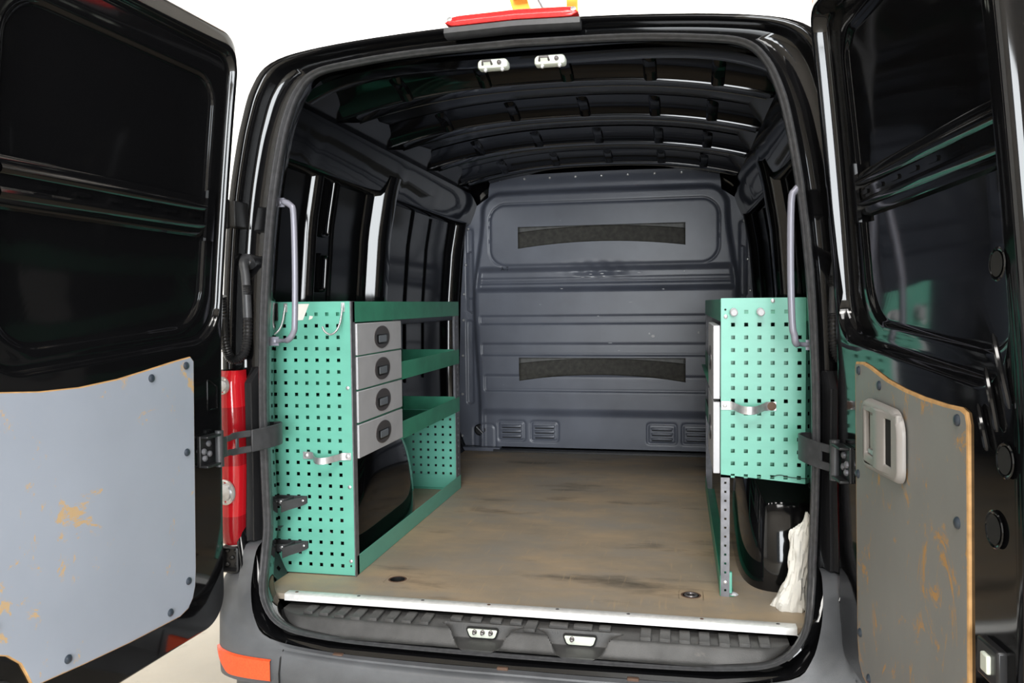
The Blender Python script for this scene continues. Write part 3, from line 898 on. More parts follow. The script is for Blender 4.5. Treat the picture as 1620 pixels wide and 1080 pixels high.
def make_door(sx):
    a = .067 if sx < 0 else .09
    dt = 0 if sx < 0 else .03
    def tf(t, w_, z):
        return (sx * (e_(z) + sin(a) * t + cos(a) * w_), -.10 - cos(a) * t + sin(a) * w_, z)
    t0 = .045 if sx < 0 else -.04
    t1 = .90 if sx < 0 else .925
    OUTL = rpoly([(t0, -.035), (t1, -.035), (t1, 1.675), (t0 + (.01 if sx < 0 else .05), 1.665)], [.09, .09, .10, .07], 10, 26)
    s0 = t0 + .018
    rt0, rt1 = (.118, .80) if sx < 0 else (.105, .83)
    S1 = rpoly([(s0, .80), (t1 - .045, .750), (t1 - .045, 1.625), (s0 + (0 if sx < 0 else .04), 1.615)], [.12, .12, .09, .06], 10, 26)
    REC = rpoly([(rt0, .845), (rt1, .80), (rt1, 1.545), (rt0, 1.535)], [.12, .12, .10, .075], 10, 26)
    D3 = lambda L, w_: [(t, w_, z) for t, z in L]
    dS = -.020 if sx < 0 else 0
    mb = MB(); mb.tf = tf
    FL = inset(OUTL, .012)
    RO = inset(S1, -.006)
    mids = []
    for s_, wv in ((.3, .001), (.6, .0), (.85, .0)):
        mids.append(D3([(p[0] + (q_[0] - p[0]) * s_, p[1] + (q_[1] - p[1]) * s_) for p, q_ in zip(FL, RO)], wv))
    def shr(L, f):
        c0 = sum(p[0] for p in L) / len(L), sum(p[1] for p in L) / len(L)
        return [(c0[0] + (p[0] - c0[0]) * f, c0[1] + (p[1] - c0[1]) * f) for p in L]
    wo = .088
    loops = [D3(shr(OUTL, .02), wo + .006), D3(shr(OUTL, .5), wo + .006), D3(shr(OUTL, .9), wo + .004), D3(inset(OUTL, .012), wo), D3(OUTL, wo - .010), D3(OUTL, .030), D3(OUTL, .022), D3(inset(OUTL, .001), .014), D3(inset(OUTL, .004), .007), D3(inset(OUTL, .008), .003), D3(FL, .002)] + mids + [D3(RO, .0)]
    for i_, w_ in ((-.003, .0006), (.0005, .003), (.002, .008), (.0035, .015), (.005, .023), (.0065, .031), (.010, .037), (.017, .040), (.024, .0405)): loops.append(D3(inset(S1, i_), w_ * (.041 + dS) / .041))
    RE = inset(REC, -.010); SS = inset(S1, .024)
    loops.append(D3([((p[0] + q_[0]) / 2, (p[1] + q_[1]) / 2) for p, q_ in zip(SS, RE)], .041 + dS))
    for i_, w_ in ((-.010, .042), (-.004, .043), (0, .045), (.003, .048), (.008, .053), (.016, .055)): loops.append(D3(inset(REC, i_), w_ + dS))
    loops += [D3(shr(REC, .7), .056 + dS), D3(shr(REC, .3), .057 + dS), D3(shr(REC, .02), .057 + dS)]
    mb.loft(loops)
    door = mb.build('rear_door', M_BLACK, van, angle=60)
    door['label'] = 'left rear door, open' if sx < 0 else 'right rear door, open'
    # crash beam across the window pressing
    mb = MB(); mb.tf = tf
    sec = [(a_, b_ + .022 + dS) for a_, b_ in [(-.058, .037), (-.052, .024), (-.046, .021), (-.036, .020), (-.030, .014), (-.024, .012), (-.018, .014), (-.012, .022), (.012, .022), (.018, .014), (.024, .012), (.030, .014), (.036, .020), (.046, .021), (.052, .024), (.058, .037)]]
    mb.loft([[(t, w_, 1.152 + .014 * (t - .15) + u) for u, w_ in sec] for t in [rt0 + .012 + (rt1 - rt0 - .022) * k / 10 for k in range(11)]], False)
    mb.box((rt0 - .022, .033 + dS, 1.085), (rt0 + .012, .042 + dS, 1.225))
    beam = mb.build('crash_beam', M_BLACK, door, angle=35)
    for k in range(6):
        t = rt0 + .05 + k * .10; mb = MB(); mb.tf = tf
        mb.loft([[(t + u, w_, 1.152 + .014 * (t - .15) + v) for u, v in ((-.02, -.005), (.02, -.005), (.024, 0), (.02, .005), (-.02, .005), (-.024, 0))] for w_ in (.045 + dS, .041 + dS, .0405 + dS)], True, False, True)
        mb.build('tab', M_BLACK, beam)
    # plywood lining
    if sx < 0:
        P = [(.20, .762), (.27, .754), (.36, .741), (.47, .726), (.59, .718), (.70, .720), (.80, .729), (.862, .737), (.866, .72), (.866, .205), (.840, .197), (.80, .178), (.768, .148), (.752, .115), (.742, .092), (.725, .083), (.60, .072), (.45, .062), (.26, .056), (.225, .066), (.205, .088), (.194, .12), (.19, .17), (.188, .45), (.186, .748)]
        scr = [(.221, .739), (.357, .717), (.223, .501), (.224, .143), (.30, .083), (.644, .105), (.83, .69), (.83, .25)]
    else:
        P = [(.150, .752), (.20, .755), (.25, .749), (.36, .730), (.46, .720), (.56, .715), (.66, .714), (.72, .716), (.742, .710), (.750, .69), (.752, .45), (.752, .05), (.740, .0), (.70, -.006), (.24, -.006), (.185, .004), (.155, .03), (.145, .08), (.142, .4), (.141, .74)]
        scr = [(.175, .733), (.318, .712), (.712, .693), (.165, .486), (.712, .517), (.172, .105), (.235, .022), (.70, .05)]
    mb = MB(); mb.tf = tf
    W3 = lambda L, w_: [(t, w_, z) for t, z in L]
    P1 = inset(P, .0012); P2 = inset(P, .0025 if sx < 0 else .006)
    mb.loft([W3(P, .004), W3(P, -.004), W3(P1, -.0048)], mi=1)
    mb.loft([W3(P1, -.0048), W3(P2, -.0055)], mi=1)
    mb.loft([W3(P2, -.0055), W3(shr(P2, .98), -.0056)], True, False, True)
    ply = mb.build('plywood_panel', [M_PLYL if sx < 0 else M_PLYR, M_WOOD], door, angle=25)
    ply['label'] = 'scuffed grey plywood lining' if sx < 0 else 'grey plywood lining coloured as in shade, with orange scratches'
    for t, z in scr:
        mb = MB(); c = Vector(tf(t, -.0056, z)); ax = Vector(tf(t, -.0156, z)) - c
        mb.lathe(c, ax, [(.0105, -.001), (.0105, .002), (.008, .0048), (.003, .006)], 16); mb.build('screw', M_SCREW, door, angle=40)
    # hinge bracket and check strap
    zc = .49
    ht0, ht1 = (.075, .165) if sx < 0 else (-.005, .095)
    mb = MB(); mb.tf = tf
    mb.box((ht0 + .02, -.006, zc - .045), (ht1, .001, zc + .045)); mb.box((ht0 + .02, -.030, zc + .038), (ht1, -.006, zc + .045)); mb.box((ht0 + .02, -.030, zc - .045), (ht1, -.006, zc - .038))
    hb = mb.build('strap_bracket', M_PLAS, door, bevel=.002)
    for u, v in ((.5, .02), (.8, 0), (.75, -.02), (.45, -.01)):
        c = Vector(tf(ht0 + .02 + (ht1 - ht0 - .02) * u, -.006, zc + v)); mb = MB(); mb.lathe(c, Vector(tf(.1, -.1, .5)) - Vector(tf(.1, 0, .5)), [(.009, 0), (.009, .005), (.004, .008)], 10); mb.build('bolt', M_POST, door)
    c = Vector(tf(ht0 + .022, -.02, zc)); mb = MB(); mb.lathe(c, (0, 0, 1), [(.012, -.052), (.012, .052)], 14)
    mb.build('strap_pivot', M_PLASG, door)
    pth = catmull([(c.x, c.y, zc), (sx * .845, -.115, zc), (sx * .812, -.065, zc + .002), (sx * .786, -.02, zc + .006), (sx * .776, .03, zc + .008), (sx * .80, .075, zc + .006), (sx * .85, .095, zc)], 6)
    mb = MB(); F = []
    for i, p in enumerate(pth):
        q0 = Vector(pth[max(i - 1, 0)]); q1 = Vector(pth[min(i + 1, len(pth) - 1)]); d = (q1 - q0).normalized(); nn = Vector((d.y, -d.x, 0)).normalized() * .003
        h = .034 if i > 4 else .030; hs_ = .012
        pv = Vector(p)
        F.append([tuple(pv + nn + Vector((0, 0, -h))), tuple(pv + nn + Vector((0, 0, h))), tuple(pv - nn + Vector((0, 0, h))), tuple(pv - nn + Vector((0, 0, -h)))])
    n_ = len(F)
    # upper and lower webs with the slot between them near the pivot
    def web(i0, i1, f0, f1):
        L = []
        for i in range(i0, i1):
            l = F[i]; lo, hi = Vector(l[0]), Vector(l[1]); lo2, hi2 = Vector(l[3]), Vector(l[2])
            L.append([tuple(lo.lerp(hi, f0)), tuple(lo.lerp(hi, f1)), tuple(lo2.lerp(hi2, f1)), tuple(lo2.lerp(hi2, f0))])
        mb.loft(L, True, True, True)
    web(0, 4, 0, 1); web(3, 12, .70, 1); web(3, 12, 0, .30); web(11, n_, 0, 1); web(6, 8, .25, .75)
    mb.build('check_strap', M_PLASG, door, bevel=.0025, angle=45)
    # inner details of the free side
    if sx > 0:
        for t, z, r_ in ((.870, .95, .022), (.872, .655, .024), (.838, .541, .026)):
            c = Vector(tf(t, -.004, z)); ax = Vector(tf(t, -.104, z)) - c
            mb = MB(); mb.lathe(c, ax, [(r_ + .004, .0), (r_ + .002, .0015), (r_, .001), (r_ - .003, -.001)], 28, 0); mb.lathe(c, ax, [(r_ - .003, .0012), (r_ - .006, .0005), (.002, .0003)], 28, 1)  # second disc is black in place of the shade inside the hole
            mb.build('access_hole', [M_BLACK, M_DARK], door, angle=50)
        for (ta, za, tb, zb) in ((.842, .845, .888, .735), (.812, .79, .850, .695), (.785, .73, .818, .66)):
            mb = MB(); pa = Vector(tf(ta, -.005, za)); pb = Vector(tf(tb, -.005, zb)); mb.tube([pa, pa.lerp(pb, .08), pa.lerp(pb, .92), pb], [.002, .005, .005, .002], 8)
            mb.build('pressed_rib', M_BLACK, door)
        # interior door handle
        L = rpoly([(.250, .520), (.485, .528), (.485, .675), (.250, .680)], [.03, .03, .05, .03], 8, 8)
        ca = rpoly([(.268, .560), (.338, .560), (.338, .660), (.268, .660)], [.012] * 4, 8, 8)
        mb = MB(); mb.tf = tf
        xs = [.250, .268, .335, .405, .455, .485]; 
        def arcshape(LL, w_): return [(t, w_, z) for t, z in LL]
        # bezel base with softened rim
        mb.loft([arcshape(L, -.010), arcshape(L, -.016), arcshape(inset(L, .005), -.024), arcshape(inset(L, .010), -.025)], True)
        Li = inset(L, .010)
        # front plate with two openings
        mb2 = MB()
        zs = [.532, .555, .662, .672]
        mb.loft([arcshape(Li, -.025), arcshape(inset(Li, .004), -.0252)], True)
        base = mb.build('handle_rim', M_BEZ, door, angle=50)
        base['label'] = 'taupe plastic handle surround'
        mb = MB(); mb.tf = tf
        tsb = [.262, .272, .336, .350, .385, .404, .440, .474]; zsb = [.536, .556, .652, .668]
        prof = {.262: -.0250, .272: -.024, .336: -.026, .350: -.031, .385: -.031, .404: -.026, .440: -.025, .474: -.0245}
        plate(mb, tsb, zsb, {(1, 1), (5, 1)}, lambda t, z: (t, prof[t], z), lambda t, z: (t, -.011, z))
        mb.build('handle_bezel', M_BEZ, door, bevel=.004, seg=3, angle=50)
        mb = MB(); mb.tf = tf; mb.box((.272, -.012, .556), (.336, -.0108, .652)); mb.build('handle_cavity', M_BEZ, door)
        mb = MB(); mb.tf = tf; mb.box((.4045, -.0225, .5565), (.4395, -.0108, .6515)); mb.build('handle_slot_shade', M_DARK, door)  # dark block almost flush with the bezel, standing in for shade in the slot
        mb = MB(); mb.tf = tf; mb.box((.300, -.021, .572), (.333, -.014, .648)); mb.build('release_lever', M_BEZ, door, bevel=.004)
        mb = MB(); mb.tf = tf; mb.box((.282, -.020, .558), (.300, -.013, .568)); mb.box((.304, -.022, .558), (.328, -.013, .569)); mb.build('lock_slider', M_GALV, door, bevel=.002)
        # latch at the lower free edge
        mb = MB(); mb.tf = tf; mb.box((.80, -.014, .30), (.87, .006, .36)); mb.build('latch_body', M_PLAS, door, bevel=.004)
        mb = MB(); mb.tf = tf; mb.box((.825, -.020, .315), (.85, -.010, .345)); mb.build('latch_claw', M_CREAM, door, bevel=.003)
    else:
        # triangular pressing below the window on the hinge side
        L = rpoly([(.075, .60), (.125, .60), (.125, .70), (.075, .67)], [.008] * 4, 3, 3)
        mb = MB(); mb.tf = tf
        mb.loft([[(t, w_, z) for t, z in inset(L, i_)] for i_, w_ in ((0, .006), (.001, -.003), (.004, -.003), (.006, .004))]); mb.build('pressed_frame', M_BLACK, door, angle=50)
        # round lock cup under the lining notch
        c = Vector(tf(.835, .001, .085)); ax = Vector(tf(.835, -.1, .085)) - c
        mb = MB(); mb.lathe(c, ax, [(.055, 0), (.052, .008), (.044, .008), (.040, -.004), (.01, -.005)], 28); mb.build('lock_cup', M_PLAS, door, angle=50)
    return door
make_door(-1)
make_door(1)

# ------------------------------------------------------------------ shelving units
H = .038
def screw(c, ax, par, r=.006, m=M_GALV):
    mb = MB(); mb.lathe(c, ax, [(r, 0), (r, .002), (r * .5, .0035)], 12); return mb.build('screw', m, par)

def pull_handle(par, c, ax_x):
    """round recessed pull with a bail; ax_x = outward direction along X"""
    x, y, z = c; s_ = ax_x; R_ = .036
    mb = MB()
    mb.lathe((x, y, z), (s_, 0, 0), [(R_, 0), (R_, .0015), (R_ - .003, .0025), (R_ - .006, .0018)], 28)
    # cup opening
    loops = []
    for rr, h in ((.022, .0022), (.020, .0015), (.018, .001)):
        L = rpoly([(y - rr * 1.05, z - rr * .95), (y + rr * 1.05, z - rr * .95), (y + rr * 1.05, z + rr * .35), (y - rr * 1.05, z + rr * .35)], [.006] * 4, 4, 2)
        loops.append([(x + s_ * (h + .0012), p, q_) for p, q_ in L])
    mb.loft(loops, True, False, True, 1)
    yb, zb = y, z
    mb.box((min(x, x + s_ * .006), y - .028, z + .008), (max(x, x + s_ * .006), y + .028, z + .014), 0)
    o = mb.build('drawer_pull', [M_PULL, M_DARK], par, angle=40)
    mb = MB(); L = rpoly([(y - .017, z - .016), (y + .017, z - .016), (y + .017, z + .006), (y - .017, z + .006)], [.004] * 4, 3, 2)
    mb.loft([[(x + s_ * .0030, p, q_) for p, q_ in L], [(x + s_ * .0042, p, q_) for p, q_ in inset(L, .002)]], True, False, True)
    mb.build('label_window', M_PULLIN, par, angle=40) if False else None
    o.data.materials.append(M_PULLIN)
    return o, mb

def drawer(unit, sx, xf, y0, y1, z0, z1, dep=.24):
    """xf = face plane, sx = direction from face into the rack"""
    mb = MB()
    mb.box((min(xf, xf + sx * .020), y0, z0), (max(xf, xf + sx * .020), y1, z1))
    d = mb.build('drawer', M_DRAW, unit, bevel=.002)
    mb = MB(); X0, X1 = xf + sx * .020, xf + sx * dep; a, b_ = min(X0, X1), max(X0, X1)
    mb.box((a, y0 + .012, z0 + .01), (b_, y0 + .016, z1 - .015)); mb.box((a, y1 - .016, z0 + .01), (b_, y1 - .012, z1 - .015)); mb.box((a, y0 + .012, z0 + .006), (b_, y1 - .012, z0 + .01)); mb.box((X1 - .002, y0 + .012, z0 + .01), (X1 + .002, y1 - .012, z1 - .015))
    mb.build('drawer_box', M_GREEND, d)
    c = (xf, (y0 + y1) / 2 + .01, (z0 + z1) / 2)
    x, y, z = c; s_ = -sx; R_ = .040
    mb = MB(); mb.tf = lambda a_, b2_, c2_: (a_, y + (b2_ - y) * 1.9, c2_)
    mb.lathe((x, y, z), (s_, 0, 0), [(R_, 0), (R_, .002), (R_ - .003, .003), (R_ - .006, .0025)], 32)
    mb.build('drawer_pull', M_PULL, d, angle=30)
    mb = MB(); L = rpoly([(y - .050, z - .025), (y + .050, z - .025), (y + .056, z + .010), (y - .056, z + .010)], [.014, .014, .003, .003], 4, 2)
    mb.loft([[(x + s_ * .0030, p, q_) for p, q_ in L], [(x + s_ * .0036, p, q_) for p, q_ in inset(L, .001)]], True, False, True)
    mb.build('pull_recess', M_PLAS, d)
    mb = MB(); L = rpoly([(y - .038, z - .019), (y + .038, z - .019), (y + .038, z + .006), (y - .038, z + .006)], [.004] * 4, 3, 2)
    mb.loft([[(x + s_ * .0038, p, q_) for p, q_ in L], [(x + s_ * .0052, p, q_) for p, q_ in inset(L, .002)]], True, False, True)
    mb.build('pull_plate', M_PULLIN, d)
    return d

def post(unit, x0, x1, y, z0, z1, pitch=.0275, ph=None, hs_=.008, th=.0018, wy=.03):
    """angle post: perforated face across X at y, and a second leg going in +Y"""
    cz = []; z = z0 + .02
    while z < z1 - .01: cz.append(z); z += pitch
    xs, zs, hh = holes_grid(x0, x1, z0, z1, [(x0 + x1) / 2], cz, hs_)
    mb = MB(); plate(mb, xs, zs, hh, lambda x, z: (x, y, z), lambda x, z: (x, y + th, z))
    return mb

# ---- left unit
LU = thing('shelving_unit', 'tall green perforated steel van rack with four grey drawers, standing along the left wall', 'shelving', (-.74, .84, 0))
XF, YN, YF, ZT = -.598, .1836, 1.497, .912
cz = [.8706 - H * j for j in range(23)]
cx = [-.643 - H * i for i in range(7)] + [-.643 - H * 7]
cx = sorted(cx)
def lmap(off):
    def g(x, z):
        if x < -.888:
            u = -.888 - x; return (-.888 - u * .35 , YN + u * .93 + off, z)
        return (x, YN + off, z)
    return g
xs, zs, hh = holes_grid(-.945, -.6, .004, ZT, cx, cz, .0115)
xs = sorted(set(xs + [-.888]))
# holes indices must be recomputed after inserting the bend line
xs, zs, _ = xs, zs, None
hh = set()
for c0 in cx:
    for c1 in cz:
        hh.add((min(range(len(xs)), key=lambda k: abs(xs[k] - (c0 - .00575))), min(range(len(zs)), key=lambda k: abs(zs[k] - (c1 - .00575)))))
mb = MB(); plate(mb, xs, zs, hh, lmap(0), lmap(.0016))
ep = mb.build('perforated_end_panel', M_GREEN, LU, smooth=False, recalc=False)
ep['label'] = 'perforated end panel facing the doors'
mb = MB(); plate(mb, *holes_grid(-.885, -.61, .004, .385, [-.643 - H * i for i in range(6)], cz[13:], .0115), lambda x, z: (x, YF - .012, z), lambda x, z: (x, YF - .0105, z))
mb.build('perforated_end_panel', M_GREEN, LU, smooth=False, recalc=False)
# posts
mb = MB(); mb.box((-.6, YN - .002, 0), (XF + .002, YN + .03, ZT)); mb.box((XF - .0, YN - .002, 0), (XF + .0018, YN + .028, ZT)); mb.build('post', M_POST, LU, bevel=.001)
def xpost(unit, x, y0, y1, z0, z1, sx):
    czs = []; z = z0 + .02
    while z < z1 - .01: czs.append(z); z += .0275
    ys, zs, hh = holes_grid(y0, y1, z0, z1, [(y0 + y1) / 2], czs, .009)
    mb = MB(); plate(mb, ys, zs, hh, lambda y, z: (x, y, z), lambda y, z: (x - sx * .0018, y, z))
    mb.box((min(x, x - sx * .03), y1 - .002, z0), (max(x, x - sx * .03), y1, z1))
    return mb.build('post', M_POST, unit, smooth=False)
xpost(LU, XF + .001, YF - .075, YF, 0, ZT - .002, 1)
mb = MB(); mb.box((-.889, YF - .03, 0), (-.886, YF, ZT)); mb.box((-.889, YN + .05, 0), (-.886, YN + .08, ZT)); mb.build('post', M_POST, LU)
# middle support behind the drawers
mb = MB(); mb.box((-.64, .665, .38), (-.637, .695, ZT - .07)); mb.build('post', M_POST, LU)
def tray(unit, sx, xf, y0, y1, z0, z1, xb, zf=None, name='shelf_tray', m=M_GREEND):
    """shelf tray with upstands: front lip at xf, floor, back and far end"""
    mb = MB(); t = .0018
    a, b_ = min(xf, xb), max(xf, xb)
    mb.box((min(xf, xf + sx * t), y0, z0), (max(xf, xf + sx * t), y1, z1))
    mb.box((a + .002, y0, z0), (b_ - .002, y1, z0 + t)); mb.box((min(xb, xb - sx * t), y0, z0), (max(xb, xb - sx * t), y1, z1))
    mb.box((a, y1 - t, z0), (b_, y1, z1)); mb.box((a, y0, z0), (b_, y0 + t, z1))
    return mb.build(name, m, unit, bevel=.0006)
tray(LU, -1, XF + .002, YN + .012, YF, .843, ZT - .001, -.884, m=M_GREEND)
tray(LU, -1, XF + .002, .66, YF - .002, .611, .680, -.884)
tray(LU, -1, XF + .002, .66, YF - .002, .380, .449, -.884)
# base frame
mb = MB(); mb.box((XF, YN + .012, .001), (XF + .002, YF, .066)); mb.box((-.64, YN + .012, .001), (XF, YF, .003)); mb.box((-.884, YF - .05, .001), (-.6, YF, .003)); mb.box((-.885, YF - .014, .001), (-.60, YF - .012, .066))
mb.build('base_rail', M_GREEN, LU, bevel=.0008)
ys = [(.838, .732), (.727, .618), (.612, .507), (.500, .388)]
for z1_, z0_ in ys: drawer(LU, -1, XF + .006, .221, .654, z0_, z1_)
mb = MB(); mb.box((-.884, .222, .380), (-.625, .652, .385)); mb.box((-.884, .652, .38), (-.625, .655, .843)); mb.build('drawer_carcass', M_GREEND, LU)
# thin runners between drawers
mb = MB()
for z in (.7295, .615, .5035): mb.box((-.63, .215, z - .0015), (XF + .001, .655, z + .0015))
mb.build('runner', M_GREEND, LU)
for (x, z) in ((-.6125, .628), (-.6125, .30), (-.6125, .052)): screw((x, YN - .001, z), (0, -1, 0), LU)
screw((-.6125, YN - .001, .036), (0, -1, 0), LU, .003, M_DARK)
# white sticker remnants
mb = MB()
mb.add([(x, YN - .0012, z) for x, z in ((-.803, .905), (-.742, .905), (-.752, .882), (-.765, .852), (-.800, .850))], [(0, 1, 2, 3, 4)])
mb.add([(x, YN - .0012, z) for x, z in ((-.742, .866), (-.729, .864), (-.733, .856), (-.745, .852))], [(0, 1, 2, 3)])
o = mb.build('sticker_remnant', M_BAG, LU, smooth=False); sm_ = o.modifiers.new('solid', 'SOLIDIFY'); sm_.thickness = .0006
# hooks
for hx in (-.826, -.623):
    hp = catmull([(hx, YN - .004, .902), (hx + .001, YN - .012, .885), (hx, YN - .03, .84), (hx - .008, YN - .045, .815), (hx - .02, YN - .06, .806), (hx - .034, YN - .07, .816), (hx - .040, YN - .075, .832)], 5)
    mb = MB(); mb.tube(hp, .0035, 8); mb.box((hx - .006, YN - .004, .878), (hx + .006, YN - .001, .908)); mb.build('wire_hook', M_GALV, LU, angle=50)
# corner bracket
mb = MB(); mb.box((-.878, YN - .008, .850), (-.853, YN - .001, .909)); mb.lathe((-.865, YN - .008, .895), (0, -1, 0), [(.008, 0), (.008, .004), (.003, .006)], 12); mb.build('corner_bracket', M_PLAS, LU, bevel=.002)

def strap_handle(unit, xa, xb, y, z, h=.022):
    """flat aluminium bow handle"""
    pts = []
    span = xb - xa
    ctl = [(0, .001), (.14, .001), (.22, .006), (.28, .024), (.38, .046), (.50, .052), (.62, .044), (.74, .020), (.84, .003), (1, .001)]
    P = catmull([(xa + span * u, d) for u, d in ctl], 4)
    F = []
    for i, (x, d) in enumerate(P):
        f = (x - xa) / span; hh_ = h * (.5 if .2 < f < .8 else .55)
        zz = z - .16 * d
        F.append([(x, y - d, zz - hh_), (x, y - d, zz + hh_), (x, y - d - .003, zz + hh_), (x, y - d - .003, zz - hh_)])
    mb = MB(); mb.loft(F, True, True, True)
    o = mb.build('bow_handle', M_GALV, unit, bevel=.0008, angle=50)
    for f in (.07, .93): 
        s_ = screw((xa + span * f, y - .004, z), (0, -1, 0), unit, .007, M_GALV)
    return o
strap_handle(LU, -.775, -.605, YN, .402)

def tool_clip(unit, x, y, z):
    mb = MB()
    # back plate, two curved jaws
    mb.box((x - .055, y - .004, z - .011), (x + .062, y, z + .013))
    P = catmull([(x - .058, y - .006), (x - .058, y - .035), (x - .045, y - .05), (x - .02, y - .052), (x, y - .046), (x + .008, y - .030), (x + .012, y - .006)], 4)
    mb.loft([[(a, b_, z - .012), (a, b_, z + .012), (a + .003, b_ + .003, z + .012), (a + .003, b_ + .003, z - .012)] for a, b_ in P], True, True, True)
    P = [(x + .060, y - .005), (x + .045, y - .020), (x + .015, y - .046), (x - .002, y - .062)]
    mb.loft([[(a, b_, z - .013 - .006 * k), (a, b_, z + .013 - .003 * k), (a - .004, b_ + .006, z + .013 - .003 * k), (a - .004, b_ + .006, z - .013 - .006 * k)] for k, (a, b_) in enumerate(P)], True, True, True)
    o = mb.build('tool_clip', M_PLASG, unit, bevel=.0012, angle=45)
    mb = MB(); mb.lathe((x - .008, y - .052, z + .002), (0, -1, .2), [(.006, 0), (.006, .004), (.003, .006)], 10); mb.build('screw', M_GALV, o); mb = MB(); mb.lathe((x + .052, y - .014, z), (0, -1, 0), [(.004, 0), (.004, .003), (.002, .004)], 10)
    mb.build('screw', M_GALV, o)
tool_clip(LU, -.826, YN, .252)
tool_clip(LU, -.826, YN, .100)

# ---- right unit
RU = thing('shelving_unit', 'green perforated steel rack with short end panel on grey posts along the right wall', 'shelving', (.72, .9, 0))
XG, YG, YH = .5755, .2067, 1.66
cz = [.8666 - H * j for j in range(14)]
cx = [.6103 + H * i for i in range(6)] + [.6103 + H * 6]
zb_ = lambda x: .376 - .022 * max(0, min(1, (x - .576) / .25))
XBEND = .818
def rmap(off):
    def g(x, z):
        if z < .364: z = zb_(x)
        xx = x
        if x > XBEND:
            u = x - XBEND; return (XBEND + u * .55, YG + u * .85 + off, z)
        return (x, YG + off, z)
    return g
xs, zs, _ = holes_grid(XG, .875, .36, .908, cx, cz, .0115)
xs = sorted(set(xs + [XBEND])); zs = [z for z in zs]
hh = set()
for i0, c0 in enumerate(cx):
    for j0, c1 in enumerate(cz):
        if (i0 in (1, 3) and False): continue
        if j0 == 13: 
            continue
        if i0 == 5 and j0 < 2: continue
        hh.add((min(range(len(xs)), key=lambda k: abs(xs[k] - (c0 - .00575))), min(range(len(zs)), key=lambda k: abs(zs[k] - (c1 - .00575)))))
for i0, c0 in enumerate(cx):
    hh.add((min(range(len(xs)), key=lambda k: abs(xs[k] - (c0 - .00575))), min(range(len(zs)), key=lambda k: abs(zs[k] - (cz[13] - .00575)))))
mb = MB(); plate(mb, xs, zs, hh, rmap(0), rmap(.0016))
ep = mb.build('perforated_end_panel', M_GREEN, RU, smooth=False, recalc=False)
# posts
mb = post(RU, XG + .001, XG + .026, YG + .0022, 0, .905, hs_=.0065); mb.box((XG, YG + .003, 0), (XG + .002, YG + .03, .905)); mb.build('post', M_POST, RU, smooth=False, recalc=False)
screw((XG + .0135, YG + .001, .045), (0, -1, 0), RU, .006)
xpost(RU, XG, YH - .045, YH, 0, .905, -1)
mb = MB(); mb.box((.886, YH - .03, 0), (.889, YH, .9)); mb.box((.884, YG + .09, .36), (.887, YG + .12, .9)); mb.build('post', M_POST, RU)
mb = MB(); mb.box((.62, .665, .37), (.623, .695, .84)); mb.build('post', M_POST, RU)
tray(RU, 1, XG - .002, YG + .004, YH + .02, .838, .905, .884, m=M_GREEND)
tray(RU, 1, XG - .002, .66, YH, .600, .668, .884)
tray(RU, 1, XG - .002, .66, YH, .372, .440, .884)
mb = MB(); mb.box((XG - .002, YG + .004, .001), (XG, YH, .064)); mb.box((XG, YG + .004, .001), (XG + .04, YH, .003)); mb.build('base_rail', M_GREEND, RU, bevel=.0008)
mb = MB(); mb.box((XG + .02, YG + .0045, .01), (XG + .034, YG + .02, .075)); mb.build('foot_bracket', M_GREEN, RU, bevel=.002)
drawer(RU, 1, XG - .022, YG + .012, .648, .603, .826)
drawer(RU, 1, XG - .022, YG + .012, .648, .376, .594)
mb = MB(); mb.box((.61, .222, .366), (.884, .652, .371)); mb.box((.61, .652, .37), (.884, .655, .838)); mb.build('drawer_carcass', M_GREEND, RU)
mb = MB(); mb.box((XG - .020, .655, .600), (XG - .004, YH - .05, .600 + .004)); mb.build('runner', M_GREEND, RU)
strap_handle(RU, .576, .735, YG, .586, .024)
mb = MB(); mb.lathe((.722, YG - .005, .586), (0, -1, 0), [(.013, 0), (.013, .002), (.008, .003)], 18); mb.build('washer', M_RUST, RU)
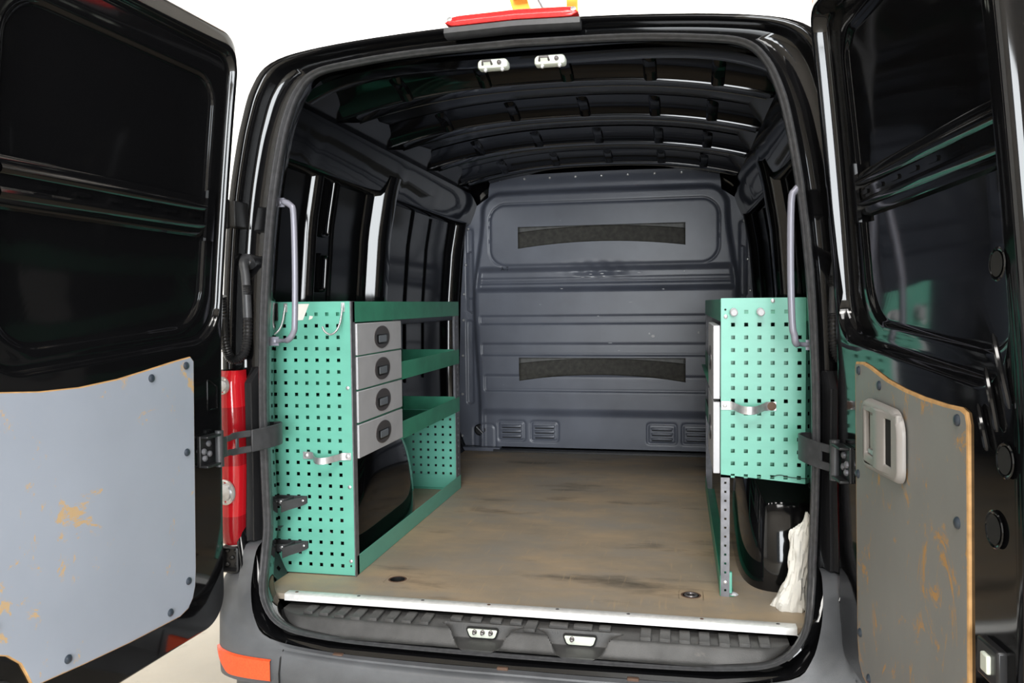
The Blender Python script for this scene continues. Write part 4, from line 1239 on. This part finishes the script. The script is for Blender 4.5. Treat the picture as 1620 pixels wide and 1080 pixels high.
for x in (.6115, .688):
    mb = MB(); mb.lathe((x, YG - .001, .868), (0, -1, -.1), [(.011, 0), (.011, .006), (.0085, .008), (.0085, .026), (.011, .028), (.011, .034), (.008, .037)], 16); mb.build('peg', M_DRAW, RU, angle=40)
screw((.724, YG - .001, .899), (0, -1, 0), RU, .006); screw((.589, YG - .001, .853), (0, -1, 0), RU, .006); screw((.588, YG - .001, .874), (0, -1, 0), RU, .003, M_DARK)
# thin wire tied to the panel foot
wp = catmull([(.720, YG - .002, .372), (.745, YG - .004, .380), (.775, YG - .004, .374), (.81, YG - .004, .372), (.835, YG + .012, .368), (.828, YG + .0, .350), (.835, YG + .01, .342), (.843, YG + .014, .362)], 5)
mb = MB(); mb.tube(wp, .0013, 6); mb.build('wire', M_PLAS, RU)

# ------------------------------------------------------------------ crumpled white paper sack at the right of the sill
def paper():
    secs = [(0.0, .770, .150, .048, .040), (.012, .772, .150, .050, .040), (.05, .780, .150, .036, .034), (.10, .789, .150, .026, .024), (.15, .795, .148, .027, .022), (.20, .798, .145, .029, .020), (.225, .799, .142, .029, .018), (.24, .806, .140, .018, .016), (.262, .814, .138, .010, .010), (.285, .812, .136, .003, .003)]
    P = catmull(secs, 4); mb = MB(); loops = []
    for k, (z, x, y, a, b_) in enumerate(P):
        L = []
        for j in range(36):
            th = 2 * pi * j / 36
            cr_ = 1 + .10 * sin(5 * th + z * 30) + .07 * sin(11 * th - z * 55) + .05 * sin(3 * th + z * 80)
            L.append((x + a * cr_ * cos(th), y + b_ * cr_ * sin(th), max(0.0008, z + .006 * sin(7 * th + k))if k else .0008))
        loops.append(L)
    mb.loft(loops, True, True, True)
    return mb
o = paper().build('paper_sack', M_BAG, None, angle=18)
o['label'] = 'crumpled white paper sack standing at the right end of the sill, before the wheel arch'
o['category'] = 'sack'
mb = MB(); mb.lathe((.614, .227, .0005), (0, 0, 1), [(.013, 0), (.016, .002), (.010, .007), (.004, .009)], 7)
o = mb.build('wood_chip', M_DRAW, None, smooth=False); o['label'] = 'small pale chip lying on the plywood beside the right rack post'; o['category'] = 'chip'
